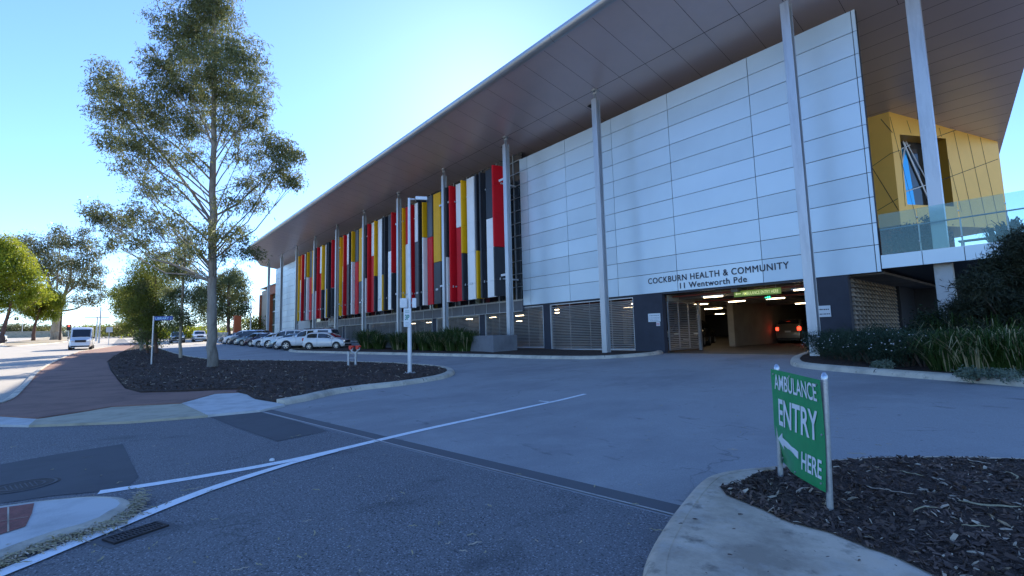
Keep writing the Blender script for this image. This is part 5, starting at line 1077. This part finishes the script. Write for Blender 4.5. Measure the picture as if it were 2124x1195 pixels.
# plants and bench behind the terrace glass, modelled for what is mostly reflection
for (x,y,r,h,lb,lf) in [(-3.75,22.9,.62,1.25,'bushy planting behind the left glass balustrade standing in for reflections','leaf_wispy'),(-3.1,22.8,.6,1.45,'taller bushy planting standing in for glass reflections left of the column','leaf_wispy')]:
    bush('reflection_shrub',lb,Vector((x,y,4.13)),r,h,3500,.12,.03,lf,cr=.12,nb=10)
for (x,y,r,h,lb) in [(-1.35,23.2,.5,.95,'spiky plant shape standing in for glass reflections near the terrace end'),(-1.0,23.0,.5,1.1,'broad spiky plant shape standing in for reflections at the terrace corner')]:
    tuft('reflection_plant',lb,Vector((x,y,4.13)),r,h,45,None,w=.10,leaf='leaf_wispy',dry=0)
t=thing('reflection_bench','white slatted bench shape standing in for reflections in the terrace glass','bench',(-1.75,23.4,4.13)); mb=MB()
for i in range(5): mb.box(-.6,.6,-.22+i*.09,-.15+i*.09,.40,.44)
mb.build('seat','sign_white',t); mb=MB()
for x in(-.5,.5):
    for y in(-.2,.18): mb.box(x-.03,x+.03,y-.03,y+.03,0,.399)
mb.build('frame','sign_white',t)
# ------------------------------------------------------------------ far things
t=thing('orange_building','orange and beige clad building beyond the far end of the health centre','building',(-112,30,g(-112,30)))
mb=MB(); mb.box(-6,1,-4,8,-2,10.2); mb.build('wall','beige_clad',t); mb=MB(); mb.box(1.01,2.2,-4.2,8,-2,10.6); mb.box(2.21,16,-4.2,8,8.8,10.6); mb.box(-7,-5.99,-4.3,8,-2,9.4); mb.build('orange_frame','orange_clad',t)
mb=MB(); mb.box(2.25,16,-3.6,7.9,-2,8.79); mb.build('window','glass_teal',t); mb=MB()
for z in (2.2,5.0,7.6): mb.box(2.25,16,-3.72,-3.61,z,z+.25)
for x in (4.5,6.8,9.1,11.4): mb.box(x,x+.12,-3.70,-3.61,-2,8.79)
mb.build('mullion','steel',t); mb=MB(); mb.box(-6.2,16.2,-4.4,8.2,10.61,10.8); mb.build('roof','beige_clad',t)
b=P(491,703); t=thing('orange_pillar','plain orange pillar standing behind the parked cars','pillar',b); mb=MB(); mb.box(-.55,.55,-.55,.55,-.3,topz_at(491,655,b)-b.z); mb.build('shaft','orange_clad',t,bevel=.04); mb=MB(); mb.box(-.7,.7,-.7,.7,-.3,.12); mb.build('footing','kerb_concrete',t)
def pole(name,label,base,topxy,r,arm=None,head=None,matn='galv',cat='lamp post'):
    b=P(*base); H=topz_at(*topxy,b)-b.z; t=thing(name,label,cat,b); mb=MB(); mb.tube([(0,0,-.2),(0,0,H)],[r,r*.6],8)
    if arm: mb.tube([(0,0,H-.1),tuple(sx*arm+Vector((0,0,H)))],r*.4,6)
    mb.build('pole',matn,t,smooth=True)
    if arm: mb=MB(); mb.obox(sx*arm+Vector((0,0,H-.02)),.9 if abs(arm)>.5 else .5,.3,.16); mb.build('lamp_head','galv',t)
    return t,b,H
pole('far_lamp_post','thin street lamp with left pointing head behind the parked cars',(519,704),(520,626),.11,arm=-1.1)
pole('far_lamp_post','bare tall pole just right of the white van',(205,712),(206,637),.14)
t,b,H=pole('far_lamp_post','distant double armed floodlight pole behind the white van',(199,708),(200,658),.16,arm=.01)
mb=MB(); mb.obox((0,0,H),3.6 if False else .3,3.6,.2,None); mb.build('cross_arm','galv',t)
pole('utility_pole','dark leaning utility pole beside the pale gum trunk',(124,707),(131,640),.2,matn='bark_dark',cat='pole')
t,b,H=pole('traffic_signal','dark traffic signal head on a post at the far crossing',(141,709),(142,676),.09,cat='traffic signal')
mb=MB(); mb.box(-.3,.3,-.32,.32,H-.9,H+.2); hd=mb.build('signal_head','plastic_black',t); mb=MB(); mb.tube([(.3,0,H-.05),(.36,0,H-.05)],.14,10); mb.build('lens','signal_amber',hd)
t,b,H=pole('traffic_signal','mast arm traffic signal over the far road at left',(45,700),(45,664),.1,cat='traffic signal')
mb=MB(); mb.tube([(0,0,H-.2),tuple(-sx*1.2+Vector((0,0,H+.7))),tuple(-sx*2.3+Vector((0,0,H+.9)))],.07,6); mb.build('mast_arm','galv',t)
for k in (1.6,2.3): mb=MB(); mb.obox(-sx*k+Vector((0,0,H+.4)),.4,.4,.9); mb.build('signal_head','plastic_black',t)
t,b,H=pole('road_sign','small square grey backed sign on a post beside the path',(225,716),(225,679),.045,cat='sign'); mb=MB(); mb.obox((.06,0,H-.35),.03,.75,.75,None); mb.build('panel','galv',t)
t=thing('low_wall','long low pale wall along the far side of the crossing','wall',(-190,-10,g(-190,-10))); mb=MB(); mb.box(-.2,.2,-30,40,-1,1.6); mb.build('wall','apron_beige',t); mb=MB(); mb.box(-.28,.28,-30,40,1.61,1.75); mb.build('coping','kerb_concrete',t)
t=thing('fence_panel','short pale fence beside the sunlit white wagon','fence',(-97,13.6,g(-97,13.6))); mb=MB()
for i in range(16): mb.box(-.03,.03,i*.16,i*.16+.12,.05,1.35)
mb.build('pickets','apron_pale',t); mb=MB(); mb.box(.031,.07,0,2.5,.3,.4); mb.box(.031,.07,0,2.5,1.0,1.1); mb.build('rails','apron_pale',t)
# ================================================================== light
sd_=ray(1003,196).normalized(); el=math.asin(sd_.z)
sun=bpy.data.lights.new('sun','SUN'); sun.energy=5.0; sun.angle=rad(.53); sun.color=(1,.90,.74); so=bpy.data.objects.new('sun',sun); COL.objects.link(so); so.rotation_euler=(-sd_).to_track_quat('-Z','Y').to_euler()
W=bpy.data.worlds.new('World'); S.world=W; W.use_nodes=True; nt=W.node_tree; bg=nt.nodes['Background']
sk=nt.nodes.new('ShaderNodeTexSky'); sk.sky_type='NISHITA'; sk.sun_disc=False; sk.sun_elevation=el; sk.sun_rotation=math.atan2(sd_.x,sd_.y); sk.air_density=1.0; sk.dust_density=.12; sk.ozone_density=3.0; sk.altitude=0
tn=nt.nodes.new('ShaderNodeMix'); tn.data_type='RGBA'; tn.blend_type='MULTIPLY'; tn.inputs['Factor'].default_value=1; nt.links.new(sk.outputs[0],tn.inputs['A']); tn.inputs['B'].default_value=(.60,.735,.97,1); nt.links.new(tn.outputs['Result'],bg.inputs['Color']); bg.inputs['Strength'].default_value=.15
S.view_settings.view_transform='Standard'; S.view_settings.look='None'; S.view_settings.exposure=1.27; S.view_settings.gamma=1
S.cycles.max_bounces=6; S.cycles.transparent_max_bounces=8; S.cycles.caustics_reflective=False; S.cycles.caustics_refractive=False; S.cycles.sample_clamp_indirect=8
try: S.cycles.use_denoising=True
except Exception: pass
